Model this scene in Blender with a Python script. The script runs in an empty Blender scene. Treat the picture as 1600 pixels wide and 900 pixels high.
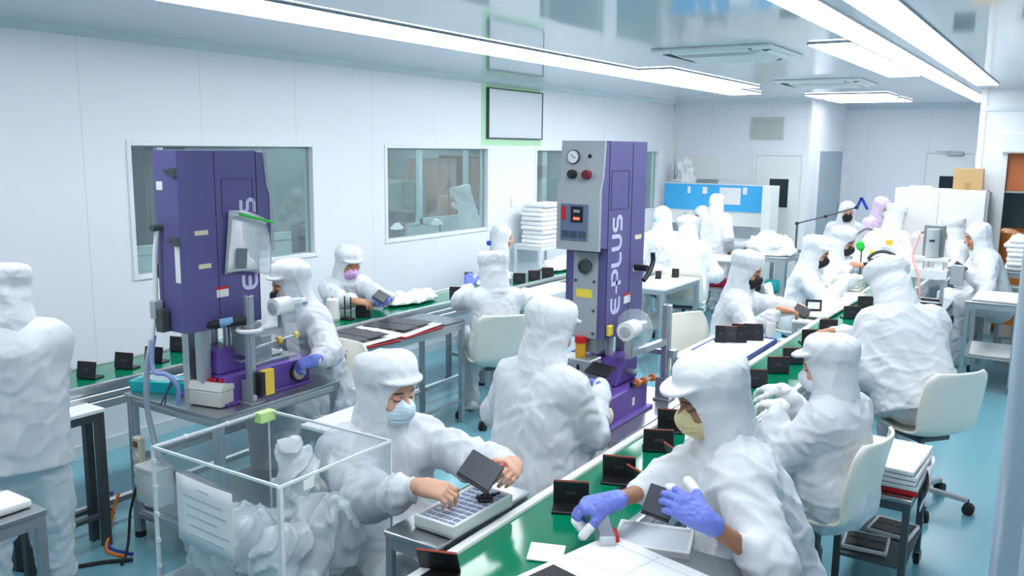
import bpy, bmesh, math, random
import numpy as np
import openvdb
from mathutils import Vector, Matrix
SC = bpy.context.scene
COL = SC.collection
rnd = random.Random(7)

# ---------------------------------------------------------------- camera
cam_data = bpy.data.cameras.new('camera')
cam_data.sensor_width = 36.0
cam_data.lens = 36.0 * 1354.6 / 1600.0
cam_data.clip_start = 0.05
camera = bpy.data.objects.new('camera', cam_data)
COL.objects.link(camera)
camera.matrix_world = Matrix(((0.83877, -0.09733, 0.53571, 0.0), (0.54436, 0.12896, -0.82888, 0.0),
                              (0.01159, 0.98686, 0.16115, 2.05), (0, 0, 0, 1)))
SC.camera = camera
# ---------------------------------------------------------------- world, exposure
world = bpy.data.worlds.new('world')
SC.world = world
world.use_nodes = True
world.node_tree.nodes['Background'].inputs[0].default_value = (0.85, 0.93, 1.0, 1)
world.node_tree.nodes['Background'].inputs[1].default_value = 0.4
PANEL_POWER = 9.0          # emission of the ceiling light diffusers
SC.view_settings.view_transform = 'Standard'
SC.view_settings.look = 'None'
SC.view_settings.gamma = 1.0
SC.view_settings.use_curve_mapping = False
SC.view_settings.exposure = 0.31
try:
    SC.cycles.max_bounces = 10
    SC.cycles.diffuse_bounces = 5
    SC.cycles.glossy_bounces = 4
    SC.cycles.transmission_bounces = 8
    SC.cycles.transparent_max_bounces = 16
    SC.cycles.sample_clamp_indirect = 6.0
    SC.cycles.caustics_reflective = False
    SC.cycles.caustics_refractive = False
except Exception:
    pass

# ---------------------------------------------------------------- materials
MATS = {}
def mat(name, color, rough=0.5, metal=0.0, bump=0.0, bscale=30.0, var=0.0, vscale=4.0, spec=0.5, emit=None, estr=0.0,
        alpha=1.0, trans=0.0, coat=0.0, sss=0.0, stretch=None, ior=1.45):
    if name in MATS:
        return MATS[name]
    m = bpy.data.materials.new(name)
    m.use_nodes = True
    nt = m.node_tree
    b = nt.nodes['Principled BSDF']
    c = (color[0], color[1], color[2], 1)
    b.inputs['Base Color'].default_value = c
    b.inputs['Roughness'].default_value = rough
    b.inputs['Metallic'].default_value = metal
    b.inputs['Specular IOR Level'].default_value = spec
    b.inputs['IOR'].default_value = ior
    b.inputs['Alpha'].default_value = alpha
    b.inputs['Transmission Weight'].default_value = trans
    b.inputs['Coat Weight'].default_value = coat
    if sss:
        b.inputs['Subsurface Weight'].default_value = sss
        b.inputs['Subsurface Radius'].default_value = (0.01, 0.004, 0.002)
    if emit:
        b.inputs['Emission Color'].default_value = (emit[0], emit[1], emit[2], 1)
        b.inputs['Emission Strength'].default_value = estr
    if bump or var:
        tc = nt.nodes.new('ShaderNodeTexCoord')
        mp = nt.nodes.new('ShaderNodeMapping')
        nt.links.new(tc.outputs['Object'], mp.inputs['Vector'])
        if stretch:
            mp.inputs['Scale'].default_value = stretch
    if var:
        n = nt.nodes.new('ShaderNodeTexNoise')
        n.inputs['Scale'].default_value = vscale
        n.inputs['Detail'].default_value = 4
        nt.links.new(mp.outputs[0], n.inputs['Vector'])
        r = nt.nodes.new('ShaderNodeMapRange')
        r.inputs['To Min'].default_value = 1 - var
        r.inputs['To Max'].default_value = 1 + var * 0.4
        nt.links.new(n.outputs['Fac'], r.inputs['Value'])
        mx = nt.nodes.new('ShaderNodeVectorMath')
        mx.operation = 'SCALE'
        mx.inputs[0].default_value = color[:3]
        nt.links.new(r.outputs[0], mx.inputs['Scale'])
        nt.links.new(mx.outputs[0], b.inputs['Base Color'])
    if bump:
        n2 = nt.nodes.new('ShaderNodeTexNoise')
        n2.inputs['Scale'].default_value = bscale
        n2.inputs['Detail'].default_value = 5
        n2.inputs['Distortion'].default_value = 0.6
        nt.links.new(mp.outputs[0], n2.inputs['Vector'])
        bp = nt.nodes.new('ShaderNodeBump')
        bp.inputs['Strength'].default_value = bump
        bp.inputs['Distance'].default_value = 0.02
        nt.links.new(n2.outputs['Fac'], bp.inputs['Height'])
        nt.links.new(bp.outputs[0], b.inputs['Normal'])
    MATS[name] = m
    return m

def glass_mat(name, tint, refl_rough=0.02, opacity=0.12, refl=0.05):
    """thin sheet: mostly transparent, mirror-like at grazing angles"""
    m = bpy.data.materials.new(name)
    m.use_nodes = True
    nt = m.node_tree
    nt.nodes.clear()
    out = nt.nodes.new('ShaderNodeOutputMaterial')
    tr = nt.nodes.new('ShaderNodeBsdfTransparent')
    tr.inputs[0].default_value = (*tint, 1)
    gl = nt.nodes.new('ShaderNodeBsdfGlossy')
    gl.inputs['Roughness'].default_value = refl_rough
    lw = nt.nodes.new('ShaderNodeLayerWeight')
    pw = nt.nodes.new('ShaderNodeMath'); pw.operation = 'POWER'; pw.inputs[1].default_value = 4.0
    nt.links.new(lw.outputs['Facing'], pw.inputs[0])
    fr = nt.nodes.new('ShaderNodeMath'); fr.operation = 'MULTIPLY_ADD'
    fr.inputs[1].default_value = 0.7; fr.inputs[2].default_value = refl
    nt.links.new(pw.outputs[0], fr.inputs[0])
    df = nt.nodes.new('ShaderNodeBsdfDiffuse')
    df.inputs[0].default_value = (0.85, 0.9, 0.93, 1)
    m1 = nt.nodes.new('ShaderNodeMixShader')
    m1.inputs[0].default_value = opacity
    nt.links.new(tr.outputs[0], m1.inputs[1])
    nt.links.new(df.outputs[0], m1.inputs[2])
    m2 = nt.nodes.new('ShaderNodeMixShader')
    nt.links.new(fr.outputs[0], m2.inputs[0])
    nt.links.new(m1.outputs[0], m2.inputs[1])
    nt.links.new(gl.outputs[0], m2.inputs[2])
    nt.links.new(m2.outputs[0], out.inputs[0])
    MATS[name] = m
    return m

def srgb(r, g, b):
    f = lambda v: (v / 255 / 12.92) if v / 255 <= 0.04045 else ((v / 255 + 0.055) / 1.055) ** 2.4
    return (f(r), f(g), f(b))

def panel_wall_mat(name, color, axis, period, rough=0.3, offset=0.0, dark=0.72, gap=0.004):
    """sandwich panel wall: faint vertical joints every <period> metres"""
    m = mat(name, color, rough, var=0.03, vscale=0.8, spec=0.4)
    nt = m.node_tree
    b = nt.nodes['Principled BSDF']
    tc = nt.nodes.new('ShaderNodeTexCoord')
    sp = nt.nodes.new('ShaderNodeSeparateXYZ')
    nt.links.new(tc.outputs['Object'], sp.inputs[0])
    ad = nt.nodes.new('ShaderNodeMath'); ad.operation = 'ADD'; ad.inputs[1].default_value = 1000.0 * period + offset
    nt.links.new(sp.outputs[axis], ad.inputs[0])
    md = nt.nodes.new('ShaderNodeMath'); md.operation = 'MODULO'; md.inputs[1].default_value = period
    nt.links.new(ad.outputs[0], md.inputs[0])
    lt = nt.nodes.new('ShaderNodeMath'); lt.operation = 'LESS_THAN'; lt.inputs[1].default_value = gap
    nt.links.new(md.outputs[0], lt.inputs[0])
    mx = nt.nodes.new('ShaderNodeMix'); mx.data_type = 'RGBA'
    old = b.inputs['Base Color'].links[0].from_socket if b.inputs['Base Color'].links else None
    nt.links.new(lt.outputs[0], mx.inputs['Factor'])
    if old: nt.links.new(old, mx.inputs['A'])
    else: mx.inputs['A'].default_value = (*color, 1)
    mx.inputs['B'].default_value = (color[0] * dark, color[1] * dark, color[2] * dark, 1)
    nt.links.new(mx.outputs['Result'], b.inputs['Base Color'])
    return m
# ---------------------------------------------------------------- mesh builder
class MB:
    def __init__(s):
        s.bm = bmesh.new()
        s.mi = 0
    def _tag(s, faces):
        for f in faces: f.material_index = s.mi
    def box(s, c, size, rot=None, bev=0.0, seg=1):
        r = bmesh.ops.create_cube(s.bm, size=1.0)
        vs = r['verts']
        for v in vs: v.co = Vector((v.co.x * size[0], v.co.y * size[1], v.co.z * size[2]))
        if bev > 0:
            es = list({e for v in vs for e in v.link_edges})
            rb = bmesh.ops.bevel(s.bm, geom=es, offset=min(bev, min(size) * 0.45), segments=seg, affect='EDGES', profile=0.5)
            vs = list({v for f in rb['faces'] for v in f.verts} | {v for v in vs if v.is_valid})
        M = rot if rot is not None else Matrix.Identity(3)
        for v in vs: v.co = M @ v.co + Vector(c)
        s._tag({f for v in vs for f in v.link_faces})
        return s
    def span(s, a, b, bev=0.0, seg=1):
        c = [(a[i] + b[i]) / 2 for i in range(3)]
        return s.box(c, [abs(b[i] - a[i]) for i in range(3)], bev=bev, seg=seg)
    def beam(s, p, q, w, h=None, bev=0.0, up=(0, 0, 1)):
        p, q = Vector(p), Vector(q)
        d = q - p
        x = d.normalized()
        u = Vector(up)
        if abs(x.dot(u)) > 0.98: u = Vector((0, 1, 0))
        y = u.cross(x).normalized()
        z = x.cross(y)
        R = Matrix((x, y, z)).transposed()
        return s.box((p + q) / 2, (d.length, w, h or w), R, bev)
    def cyl(s, p, q, r, r2=None, n=16, cap=True):
        p, q = Vector(p), Vector(q)
        return s.tube([p, q], [r, r if r2 is None else r2], n, cap)
    def tube(s, pts, r, n=8, cap=True, closed=False):
        pts = [Vector(p) for p in pts]
        m = len(pts)
        rs = r if isinstance(r, (list, tuple)) else [r] * m
        rings = []
        prev = None
        for i, p in enumerate(pts):
            if closed: t = pts[(i + 1) % m] - pts[i - 1]
            else: t = pts[min(i + 1, m - 1)] - pts[max(i - 1, 0)]
            t.normalize()
            if prev is None:
                a = Vector((0, 0, 1)) if abs(t.z) < 0.9 else Vector((1, 0, 0))
                u = t.cross(a).normalized()
            else:
                u = (prev - t * prev.dot(t)).normalized()
            prev = u
            w = t.cross(u)
            rings.append([s.bm.verts.new(p + (u * math.cos(2 * math.pi * k / n) + w * math.sin(2 * math.pi * k / n)) * rs[i]) for k in range(n)])
        fs = []
        for i in range(m if closed else m - 1):
            A, B = rings[i], rings[(i + 1) % m]
            for k in range(n):
                fs.append(s.bm.faces.new((A[k], A[(k + 1) % n], B[(k + 1) % n], B[k])))
        if cap and not closed:
            fs.append(s.bm.faces.new(list(reversed(rings[0]))))
            fs.append(s.bm.faces.new(rings[-1]))
        s._tag(fs)
        return s
    def lathe(s, prof, c=(0, 0, 0), axis=(0, 0, 1), n=24):
        ax = Vector(axis).normalized()
        a = Vector((1, 0, 0)) if abs(ax.x) < 0.9 else Vector((0, 1, 0))
        u = ax.cross(a).normalized()
        w = ax.cross(u)
        c = Vector(c)
        rings = []
        for r, h in prof:
            rings.append([s.bm.verts.new(c + ax * h + (u * math.cos(2 * math.pi * k / n) + w * math.sin(2 * math.pi * k / n)) * max(r, 1e-4)) for k in range(n)])
        fs = []
        for A, B in zip(rings, rings[1:]):
            for k in range(n):
                fs.append(s.bm.faces.new((A[k], A[(k + 1) % n], B[(k + 1) % n], B[k])))
        fs.append(s.bm.faces.new(list(reversed(rings[0]))))
        fs.append(s.bm.faces.new(rings[-1]))
        s._tag(fs)
        return s
    def prism(s, poly, axis, lo, hi):
        """poly: 2d points in the plane of the other two axes (cyclic order), extruded along axis"""
        o = {0: (1, 2), 1: (0, 2), 2: (0, 1)}[axis]
        def mk(p, h):
            v = [0, 0, 0]; v[o[0]] = p[0]; v[o[1]] = p[1]; v[axis] = h
            return s.bm.verts.new(v)
        A = [mk(p, lo) for p in poly]
        B = [mk(p, hi) for p in poly]
        n = len(poly)
        fs = [s.bm.faces.new((A[k], A[(k + 1) % n], B[(k + 1) % n], B[k])) for k in range(n)]
        fs += [s.bm.faces.new(list(reversed(A))), s.bm.faces.new(B)]
        s._tag(fs)
        return s
    def grid(s, f, nu, nv):
        V = [[s.bm.verts.new(f(i / (nu - 1), j / (nv - 1))) for j in range(nv)] for i in range(nu)]
        fs = [s.bm.faces.new((V[i][j], V[i + 1][j], V[i + 1][j + 1], V[i][j + 1])) for i in range(nu - 1) for j in range(nv - 1)]
        s._tag(fs)
        return s
    def xform(s, M):
        bmesh.ops.transform(s.bm, matrix=M, verts=s.bm.verts)
        return s
    def build(s, name, mats, parent=None, loc=None, smooth=35, off=None, thick=0):
        bmesh.ops.recalc_face_normals(s.bm, faces=s.bm.faces)
        me = bpy.data.meshes.new(name)
        if off is not None:
            for v in s.bm.verts: v.co -= Vector(off)
        s.bm.to_mesh(me)
        s.bm.free()
        for m in (mats if isinstance(mats, (list, tuple)) else [mats]): me.materials.append(m)
        if smooth:
            me.polygons.foreach_set('use_smooth', [True] * len(me.polygons))
            me.set_sharp_from_angle(angle=math.radians(smooth))
        o = bpy.data.objects.new(name, me)
        COL.objects.link(o)
        if loc is not None: o.location = loc
        if parent is not None: o.parent = parent
        if thick:
            md = o.modifiers.new('thickness', 'SOLIDIFY'); md.thickness = thick; md.offset = 0
        return o

def tag(o, label=None, cat=None, group=None, kind=None):
    if label: o['label'] = label
    if cat: o['category'] = cat
    if group: o['group'] = group
    if kind: o['kind'] = kind
    return o
def thing(name, label, cat, loc=(0, 0, 0), rz=0.0, group=None):
    o = bpy.data.objects.new(name, None)
    o.empty_display_size = 0.1
    COL.objects.link(o)
    o.location = loc
    o.rotation_euler = (0, 0, rz)
    return tag(o, label, cat, group)
def struct(name, mb, m, **k):
    return tag(mb.build(name, m, **k), kind='structure')
def dup(root, loc, rz, label=None, group=None):
    """a copy of a thing with copies of its parts and sub-parts"""
    r = root.copy(); COL.objects.link(r)
    r.location = loc; r.rotation_euler = (0, 0, rz)
    if label: r['label'] = label
    if group: r['group'] = group
    for ch in list(root.children):
        c = ch.copy(); COL.objects.link(c); c.parent = r
        for g in list(ch.children):
            d = g.copy(); COL.objects.link(d); d.parent = c
    return r
def text_mesh(name, body, size, m, parent, loc, rot, depth=0.001, align='CENTER', bold=0.0):
    cu = bpy.data.curves.new(name, 'FONT')
    cu.body = body; cu.size = size; cu.extrude = depth; cu.align_x = align; cu.align_y = 'CENTER'; cu.offset = bold
    tmp = bpy.data.objects.new('tmp', cu)
    COL.objects.link(tmp)
    me = bpy.data.meshes.new_from_object(tmp.evaluated_get(bpy.context.evaluated_depsgraph_get()))
    bpy.data.objects.remove(tmp)
    me.materials.clear(); me.materials.append(m)
    o = bpy.data.objects.new(name, me)
    COL.objects.link(o)
    o.parent = parent; o.location = loc; o.rotation_euler = rot
    return o
RX, RY, RZ = (lambda a: Matrix.Rotation(math.radians(a), 3, 'X')), (lambda a: Matrix.Rotation(math.radians(a), 3, 'Y')), (lambda a: Matrix.Rotation(math.radians(a), 3, 'Z'))
def arc(c, r, a0, a1, n, ax='xz'):
    out = []
    for i in range(n):
        a = math.radians(a0 + (a1 - a0) * i / (n - 1))
        u, v = r * math.cos(a), r * math.sin(a)
        out.append((c[0] + u, c[1], c[2] + v) if ax == 'xz' else (c[0], c[1] + u, c[2] + v) if ax == 'yz' else (c[0] + u, c[1] + v, c[2]))
    return out
def smoothpath(P, n=8):
    """Catmull-Rom through control points"""
    P = [Vector(p) for p in P]
    Q = [P[0] * 2 - P[1]] + P + [P[-1] * 2 - P[-2]]
    out = []
    for i in range(1, len(Q) - 2):
        for k in range(n):
            t = k / n
            a, b, c, d = Q[i - 1], Q[i], Q[i + 1], Q[i + 2]
            out.append(0.5 * ((2 * b) + (c - a) * t + (2 * a - 5 * b + 4 * c - d) * t * t + (3 * b - a - 3 * c + d) * t ** 3))
    out.append(P[-1])
    return out

# ---------------------------------------------------------------- implicit surfaces (organic shapes, cloth, bodies)
def wave(P, lam, seed, n=4, warp=1.2):
    """smooth pseudo-random field in about -1..1 with wavelength lam"""
    r = np.random.RandomState(seed)
    x, y, z = P
    acc = 0
    for i in range(n):
        d = r.normal(size=3); d /= np.linalg.norm(d)
        e = r.normal(size=3); e /= np.linalg.norm(e)
        k = 2 * np.pi / (lam * (0.7 + 0.6 * r.rand()))
        ph, ph2 = r.rand(2) * 6.28
        w = warp * np.sin((e[0] * x + e[1] * y + e[2] * z) * k * 0.5 + ph2)
        acc = acc + np.sin((d[0] * x + d[1] * y + d[2] * z) * k + ph + w)
    return acc / n ** 0.5 * 0.8
def crease(P, lam, seed):
    """sharp little ridges like crumpled cloth"""
    return 1 - 2 * np.abs(wave(P, lam * 2, seed, 3, 2.0))
def ridge(P, lam, seed, sz=1.0, w=.28):
    """thin soft folds with calm cloth between them; sz < 1 draws the folds out vertically"""
    return np.exp(-(wave((P[0], P[1], P[2] * sz), lam * 2, seed, 3, 1.6) / w) ** 2)
class Vol:
    def __init__(s, lo, hi, h):
        s.lo = np.array(lo, float); s.h = h
        s.n = np.maximum(np.ceil((np.array(hi) - s.lo) / h).astype(int) + 1, 4)
        s.ax = [(s.lo[i] + np.arange(s.n[i]) * h).astype(np.float32) for i in range(3)]
        s.d = np.full(tuple(s.n), 0.3, np.float32)
    def win(s, lo, hi):
        a = np.clip(np.floor((np.array(lo) - s.lo) / s.h).astype(int), 0, s.n)
        b = np.clip(np.ceil((np.array(hi) - s.lo) / s.h).astype(int) + 1, 0, s.n)
        if np.any(b <= a): return None, None
        sl = tuple(slice(int(a[i]), int(b[i])) for i in range(3))
        x = s.ax[0][sl[0]][:, None, None]; y = s.ax[1][sl[1]][None, :, None]; z = s.ax[2][sl[2]][None, None, :]
        return sl, (x, y, z)
    def put(s, sl, d, k, op):
        c = s.d[sl]
        if op == 'cut':
            d = -d
            if k > 0:
                h = np.clip(0.5 - 0.5 * (c - d) / k, 0, 1)
                s.d[sl] = c * (1 - h) + d * h + k * h * (1 - h)
            else: s.d[sl] = np.maximum(c, d)
        elif op == 'int':
            s.d[sl] = np.maximum(c, d)
        elif k > 0:
            h = np.clip(0.5 + 0.5 * (c - d) / k, 0, 1)
            s.d[sl] = c * (1 - h) + d * h - k * h * (1 - h)
        else: s.d[sl] = np.minimum(c, d)
    def cap(s, a, b, ra, rb=None, k=0.02, op='add', flat=None, fs=1.0, fold=None):
        """tapered capsule; flat=(axis) squeezed by fs along that axis; fold=(amp, wavelength, seed) rings of cloth"""
        rb = ra if rb is None else rb
        a = np.array(a, float); b = np.array(b, float)
        m = max(ra, rb) * max(1.0, 1.0 / fs) + k + 3 * s.h + (fold[0] if fold else 0)
        sl, P = s.win(np.minimum(a, b) - m, np.maximum(a, b) + m)
        if sl is None: return s
        px, py, pz = P[0] - a[0], P[1] - a[1], P[2] - a[2]
        ba = b - a
        L2 = max(ba @ ba, 1e-9)
        t = np.clip((px * ba[0] + py * ba[1] + pz * ba[2]) / L2, 0, 1)
        qx, qy, qz = px - t * ba[0], py - t * ba[1], pz - t * ba[2]
        if flat is not None:
            f = np.array(flat, float); f /= np.linalg.norm(f)
            e = (qx * f[0] + qy * f[1] + qz * f[2]) * (1 / fs - 1)
            qx, qy, qz = qx + e * f[0], qy + e * f[1], qz + e * f[2]
        r = ra + t * (rb - ra)
        d = np.sqrt(qx * qx + qy * qy + qz * qz) - r
        if flat is not None: d = d * (0.5 + 0.5 * fs)
        if fold:
            L = L2 ** 0.5
            w = wave(P, 0.13, fold[2], 3)
            d = d - fold[0] * np.sin(2 * np.pi * t * L / fold[1] + 3.2 * w + fold[2])
        s.put(sl, d.astype(np.float32), k, op)
        return s
    def ell(s, c, rad, R=None, k=0.02, op='add'):
        """ellipsoid with axes = columns of R"""
        c = np.array(c, float); rad = np.array(rad, float)
        m = rad.max() + k + 3 * s.h
        sl, P = s.win(c - m, c + m)
        if sl is None: return s
        q = [P[i] - c[i] for i in range(3)]
        if R is not None: q = [q[0] * R[0][i] + q[1] * R[1][i] + q[2] * R[2][i] for i in range(3)]
        k0 = np.sqrt((q[0] / rad[0]) ** 2 + (q[1] / rad[1]) ** 2 + (q[2] / rad[2]) ** 2)
        k1 = np.sqrt((q[0] / rad[0] ** 2) ** 2 + (q[1] / rad[1] ** 2) ** 2 + (q[2] / rad[2] ** 2) ** 2)
        d = k0 * (k0 - 1.0) / np.maximum(k1, 1e-6)
        s.put(sl, d.astype(np.float32), k, op)
        return s
    def rbox(s, c, half, R=None, rnd_=0.01, k=0.0, op='add'):
        c = np.array(c, float); half = np.array(half, float) - rnd_
        m = np.linalg.norm(half) + rnd_ + k + 3 * s.h
        sl, P = s.win(c - m, c + m)
        if sl is None: return s
        q = [P[i] - c[i] for i in range(3)]
        if R is not None: q = [q[0] * R[0][i] + q[1] * R[1][i] + q[2] * R[2][i] for i in range(3)]
        q = [np.abs(q[i]) - half[i] for i in range(3)]
        d = np.sqrt(sum(np.maximum(v, 0) ** 2 for v in q)) + np.minimum(np.maximum(np.maximum(q[0], q[1]), q[2]), 0) - rnd_
        s.put(sl, d.astype(np.float32), k, op)
        return s
    def rcyl(s, c, rx, ry, hz, R, rnd_=0.02, k=0.02, op='add'):
        """rounded elliptic cylinder along local z"""
        c = np.array(c, float)
        m = max(rx, ry, hz) * 1.5 + k + 3 * s.h
        sl, P = s.win(c - m, c + m)
        if sl is None: return s
        q = [P[i] - c[i] for i in range(3)]
        q = [q[0] * R[0][i] + q[1] * R[1][i] + q[2] * R[2][i] for i in range(3)]
        rr = min(rx, ry)
        dx = (np.sqrt((q[0] / rx) ** 2 + (q[1] / ry) ** 2) - 1) * rr + rnd_
        dz = np.abs(q[2]) - hz + rnd_
        d = np.sqrt(np.maximum(dx, 0) ** 2 + np.maximum(dz, 0) ** 2) + np.minimum(np.maximum(dx, dz), 0) - rnd_
        s.put(sl, d.astype(np.float32), k, op)
        return s
    def half(s, p, n, lo, hi, op='int'):
        """keep only the side of a plane opposite to n"""
        n = np.array(n, float); n /= np.linalg.norm(n)
        sl, P = s.win(lo, hi)
        d = (P[0] - p[0]) * n[0] + (P[1] - p[1]) * n[1] + (P[2] - p[2]) * n[2]
        s.put(sl, d.astype(np.float32), 0, op)
        return s
    def rough(s, fn, band=0.05):
        """displace near the surface: fn(x,y,z) -> metres outward"""
        idx = np.nonzero(np.abs(s.d) < band)
        P = tuple(s.ax[i][idx[i]].astype(np.float64) for i in range(3))
        s.d[idx] -= fn(P).astype(np.float32)
        return s
    def mesh(s, name, mats, parent=None, off=(0, 0, 0), smooth=True, fn=None):
        """fn(verts Nx3, quad centres) -> material index per face"""
        for i in range(3):
            sl = [slice(None)] * 3
            for e in (0, -1):
                sl[i] = e
                s.d[tuple(sl)] = np.maximum(s.d[tuple(sl)], s.h)
        g = openvdb.FloatGrid(0.3)
        g.copyFromArray(np.ascontiguousarray(s.d))
        pts, quads = g.convertToQuads(isovalue=0.0)
        pts = np.asarray(pts, float) * s.h + s.lo
        quads = np.asarray(quads, int)
        if len(quads) == 0: raise RuntimeError('empty volume ' + name)
        a, b, c = pts[quads[:, 0]], pts[quads[:, 1]], pts[quads[:, 2]]
        if np.einsum('ij,ij->i', a, np.cross(b, c)).sum() + np.einsum('ij,ij->i', a, np.cross(c, pts[quads[:, 3]])).sum() < 0:
            quads = quads[:, ::-1]
        me = bpy.data.meshes.new(name)
        co = (pts - np.array(off)).astype(np.float32)
        me.vertices.add(len(co)); me.vertices.foreach_set('co', co.ravel())
        me.loops.add(quads.size); me.loops.foreach_set('vertex_index', quads.ravel().astype(np.int32))
        me.polygons.add(len(quads))
        me.polygons.foreach_set('loop_start', np.arange(0, quads.size, 4, dtype=np.int32))
        for m in (mats if isinstance(mats, (list, tuple)) else [mats]): me.materials.append(m)
        if fn is not None:
            me.polygons.foreach_set('material_index', np.asarray(fn(pts[quads].mean(1)), np.int32))
        me.polygons.foreach_set('use_smooth', [smooth] * len(quads))
        me.update(calc_edges=True)
        me.validate()
        o = bpy.data.objects.new(name, me)
        COL.objects.link(o)
        if parent is not None: o.parent = parent
        else: o.location = off
        return o
# ---------------------------------------------------------------- palette
white_wall = panel_wall_mat('wall_panel', (0.80, 0.828, 0.872), 1, 0.9, 0.28, offset=0.42)
white_wall_x = panel_wall_mat('wall_panel_x', (0.80, 0.828, 0.872), 0, 0.9, 0.28, offset=0.2)
ceil_m = panel_wall_mat('ceiling_panel', (0.74, 0.785, 0.84), 1, 1.2, 0.05, offset=0.35, dark=0.8, gap=0.006)
floor_m = mat('teal_epoxy', srgb(120, 178, 192), 0.24, var=0.10, vscale=1.6, bump=0.012, bscale=9, spec=0.5)
frame_m = mat('window_frame_white', (0.78, 0.82, 0.84), 0.4)
trim_m = mat('cove_trim', (0.66, 0.74, 0.77), 0.45)
seal_m = mat('dark_seal', (0.30, 0.35, 0.37), 0.6)
glass_m = glass_mat('window_glass', (0.80, 0.88, 0.88), 0.02, 0.07)
alu = mat('aluminium', (0.56, 0.60, 0.62), 0.34, 0.85)
alu_d = mat('aluminium_dull', (0.36, 0.40, 0.42), 0.45, 0.7)
steel = mat('brushed_steel', (0.50, 0.53, 0.55), 0.3, 0.95, bump=0.02, bscale=60)
dark_steel = mat('dark_steel', (0.10, 0.115, 0.12), 0.45, 0.6)
black = mat('black_plastic', (0.012, 0.012, 0.014), 0.42)
rubber = mat('black_rubber', (0.02, 0.02, 0.022), 0.7)
white_p = mat('white_plastic', (0.80, 0.81, 0.80), 0.4)
cream = mat('cream_plastic', srgb(236, 234, 222), 0.38, spec=0.5)
grey_p = mat('grey_plastic', srgb(168, 174, 178), 0.45)
purple_d = mat('dark_purple_paint', srgb(70, 64, 112), 0.42, bump=0.01, bscale=300)
purple_m = mat('mid_purple_paint', srgb(92, 88, 140), 0.42, bump=0.01, bscale=300)
purple_l = mat('violet_paint', srgb(108, 80, 164), 0.40, bump=0.01, bscale=300)
green_belt = mat('green_belt', srgb(0, 118, 84), 0.13, spec=0.6, var=0.05, vscale=3)
paper = mat('white_paper', (0.84, 0.85, 0.86), 0.7)
red_m = mat('red_plastic', srgb(205, 30, 36), 0.4)
orange_m = mat('orange_plastic', srgb(235, 120, 40), 0.5)
yellow_m = mat('yellow_plastic', srgb(238, 200, 70), 0.45)
blue_m = mat('blue_plastic', srgb(44, 82, 170), 0.4)
teal_m = mat('teal_plastic', srgb(0, 172, 178), 0.35)
green_m = mat('green_plastic', srgb(40, 190, 70), 0.4)
diff_m = mat('light_diffuser', (0.9, 0.9, 0.9), 0.5, emit=(0.95, 0.968, 1.0), estr=PANEL_POWER)

# ---------------------------------------------------------------- room shell
CZ, XL, YB, YF, YR, XR, Y0 = 2.75, -5.3, 12.75, 15.0, 11.12, 1.7, -3.0
struct('floor', MB().span((-9.6, Y0 - .1, -.1), (XR + .1, YF + .1, 0)), floor_m)
struct('ceiling', MB().span((XL - .1, Y0 - .1, CZ), (XR + .1, YF + .1, CZ + .1)), ceil_m)
WIN = [(3.477, 5.18, 1.12, 2.06), (6.04, 7.72, 1.15, 2.055), (8.66, 10.35, 1.13, 2.04), (10.6, 12.2, 1.13, 2.03)]
w = MB()
w.span((XL - .1, Y0, 0), (XL, YB + .1, 1.12))
w.span((XL - .1, Y0, 2.06), (XL, YB + .1, CZ))
ys = [Y0] + [v for a, b, _, _ in WIN for v in (a, b)] + [YB + .1]
for a, b in zip(ys[::2], ys[1::2]): w.span((XL - .1, a, 1.12), (XL, b, 2.06))
for a, b, z0, z1 in WIN:
    if z0 > 1.12: w.span((XL - .1, a, 1.12), (XL, b, z0))
    if z1 < 2.06: w.span((XL - .1, a, z1), (XL, b, 2.06))
struct('wall_left', w, white_wall)
struct('wall_back', MB().span((XL - .1, YB, 0), (-3.25, YB + .1, CZ)), white_wall_x)
struct('wall_step', MB().span((-3.35, YB + .1, 0), (-3.25, YF + .1, CZ)), white_wall)
struct('wall_far', MB().span((-3.35, YF, 0), (-.9, YF + .1, CZ)), white_wall_x)
struct('wall_corner', MB().span((-.98, YR + .1, 0), (-.88, YF, CZ)), white_wall)
w = MB()
w.span((-.98, YR, 0), (-.71, YR + .1, CZ)); w.span((-.71, YR, 2.06), (.6, YR + .1, CZ)); w.span((.6, YR, 0), (XR + .1, YR + .1, CZ))
struct('wall_front', w, white_wall_x)
struct('wall_right', MB().span((XR, Y0, 0), (XR + .1, YR + .1, CZ)), white_wall)
struct('wall_behind', MB().span((XL - .1, Y0 - .1, 0), (XR + .1, Y0, CZ)), white_wall_x)
# trims: cove along the ceiling, corner strips
t = MB(); t.prism([(XL, CZ), (XL + .055, CZ), (XL + .05, CZ - .012), (XL + .014, CZ - .05), (XL, CZ - .055)], 1, Y0, YB)
struct('trim_1', t, trim_m)
t = MB(); t.prism([(YB, CZ), (YB - .05, CZ), (YB, CZ - .05)], 0, XL, -3.25); struct('trim_2', t, trim_m)
t = MB(); t.prism([(YF, CZ), (YF - .05, CZ), (YF, CZ - .05)], 0, -3.25, -.98); struct('trim_3', t, trim_m)
struct('trim_4', MB().span((XL, YB - .045, 0), (XL + .045, YB, CZ - .05)), white_p)
struct('trim_5', MB().span((-3.295, YB - .012, 0), (-3.238, YB + .05, CZ - .05)), white_p)
struct('trim_6', MB().span((-.99, YR - .014, 0), (-.93, YR, CZ)), white_p)
struct('trim_7', MB().span((-3.25, YF - .04, 0), (-3.2, YF, CZ - .05)), white_p)
struct('trim_8', MB().span((-.98, YR - .02, 2.5), (XR, YR, 2.54)), trim_m)
struct('baseboard_left', MB().span((XL, Y0, 0), (XL + .015, YB, .09)), trim_m)
struct('baseboard_back', MB().span((XL, YB - .015, 0), (-3.25, YB, .09)), trim_m)
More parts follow.
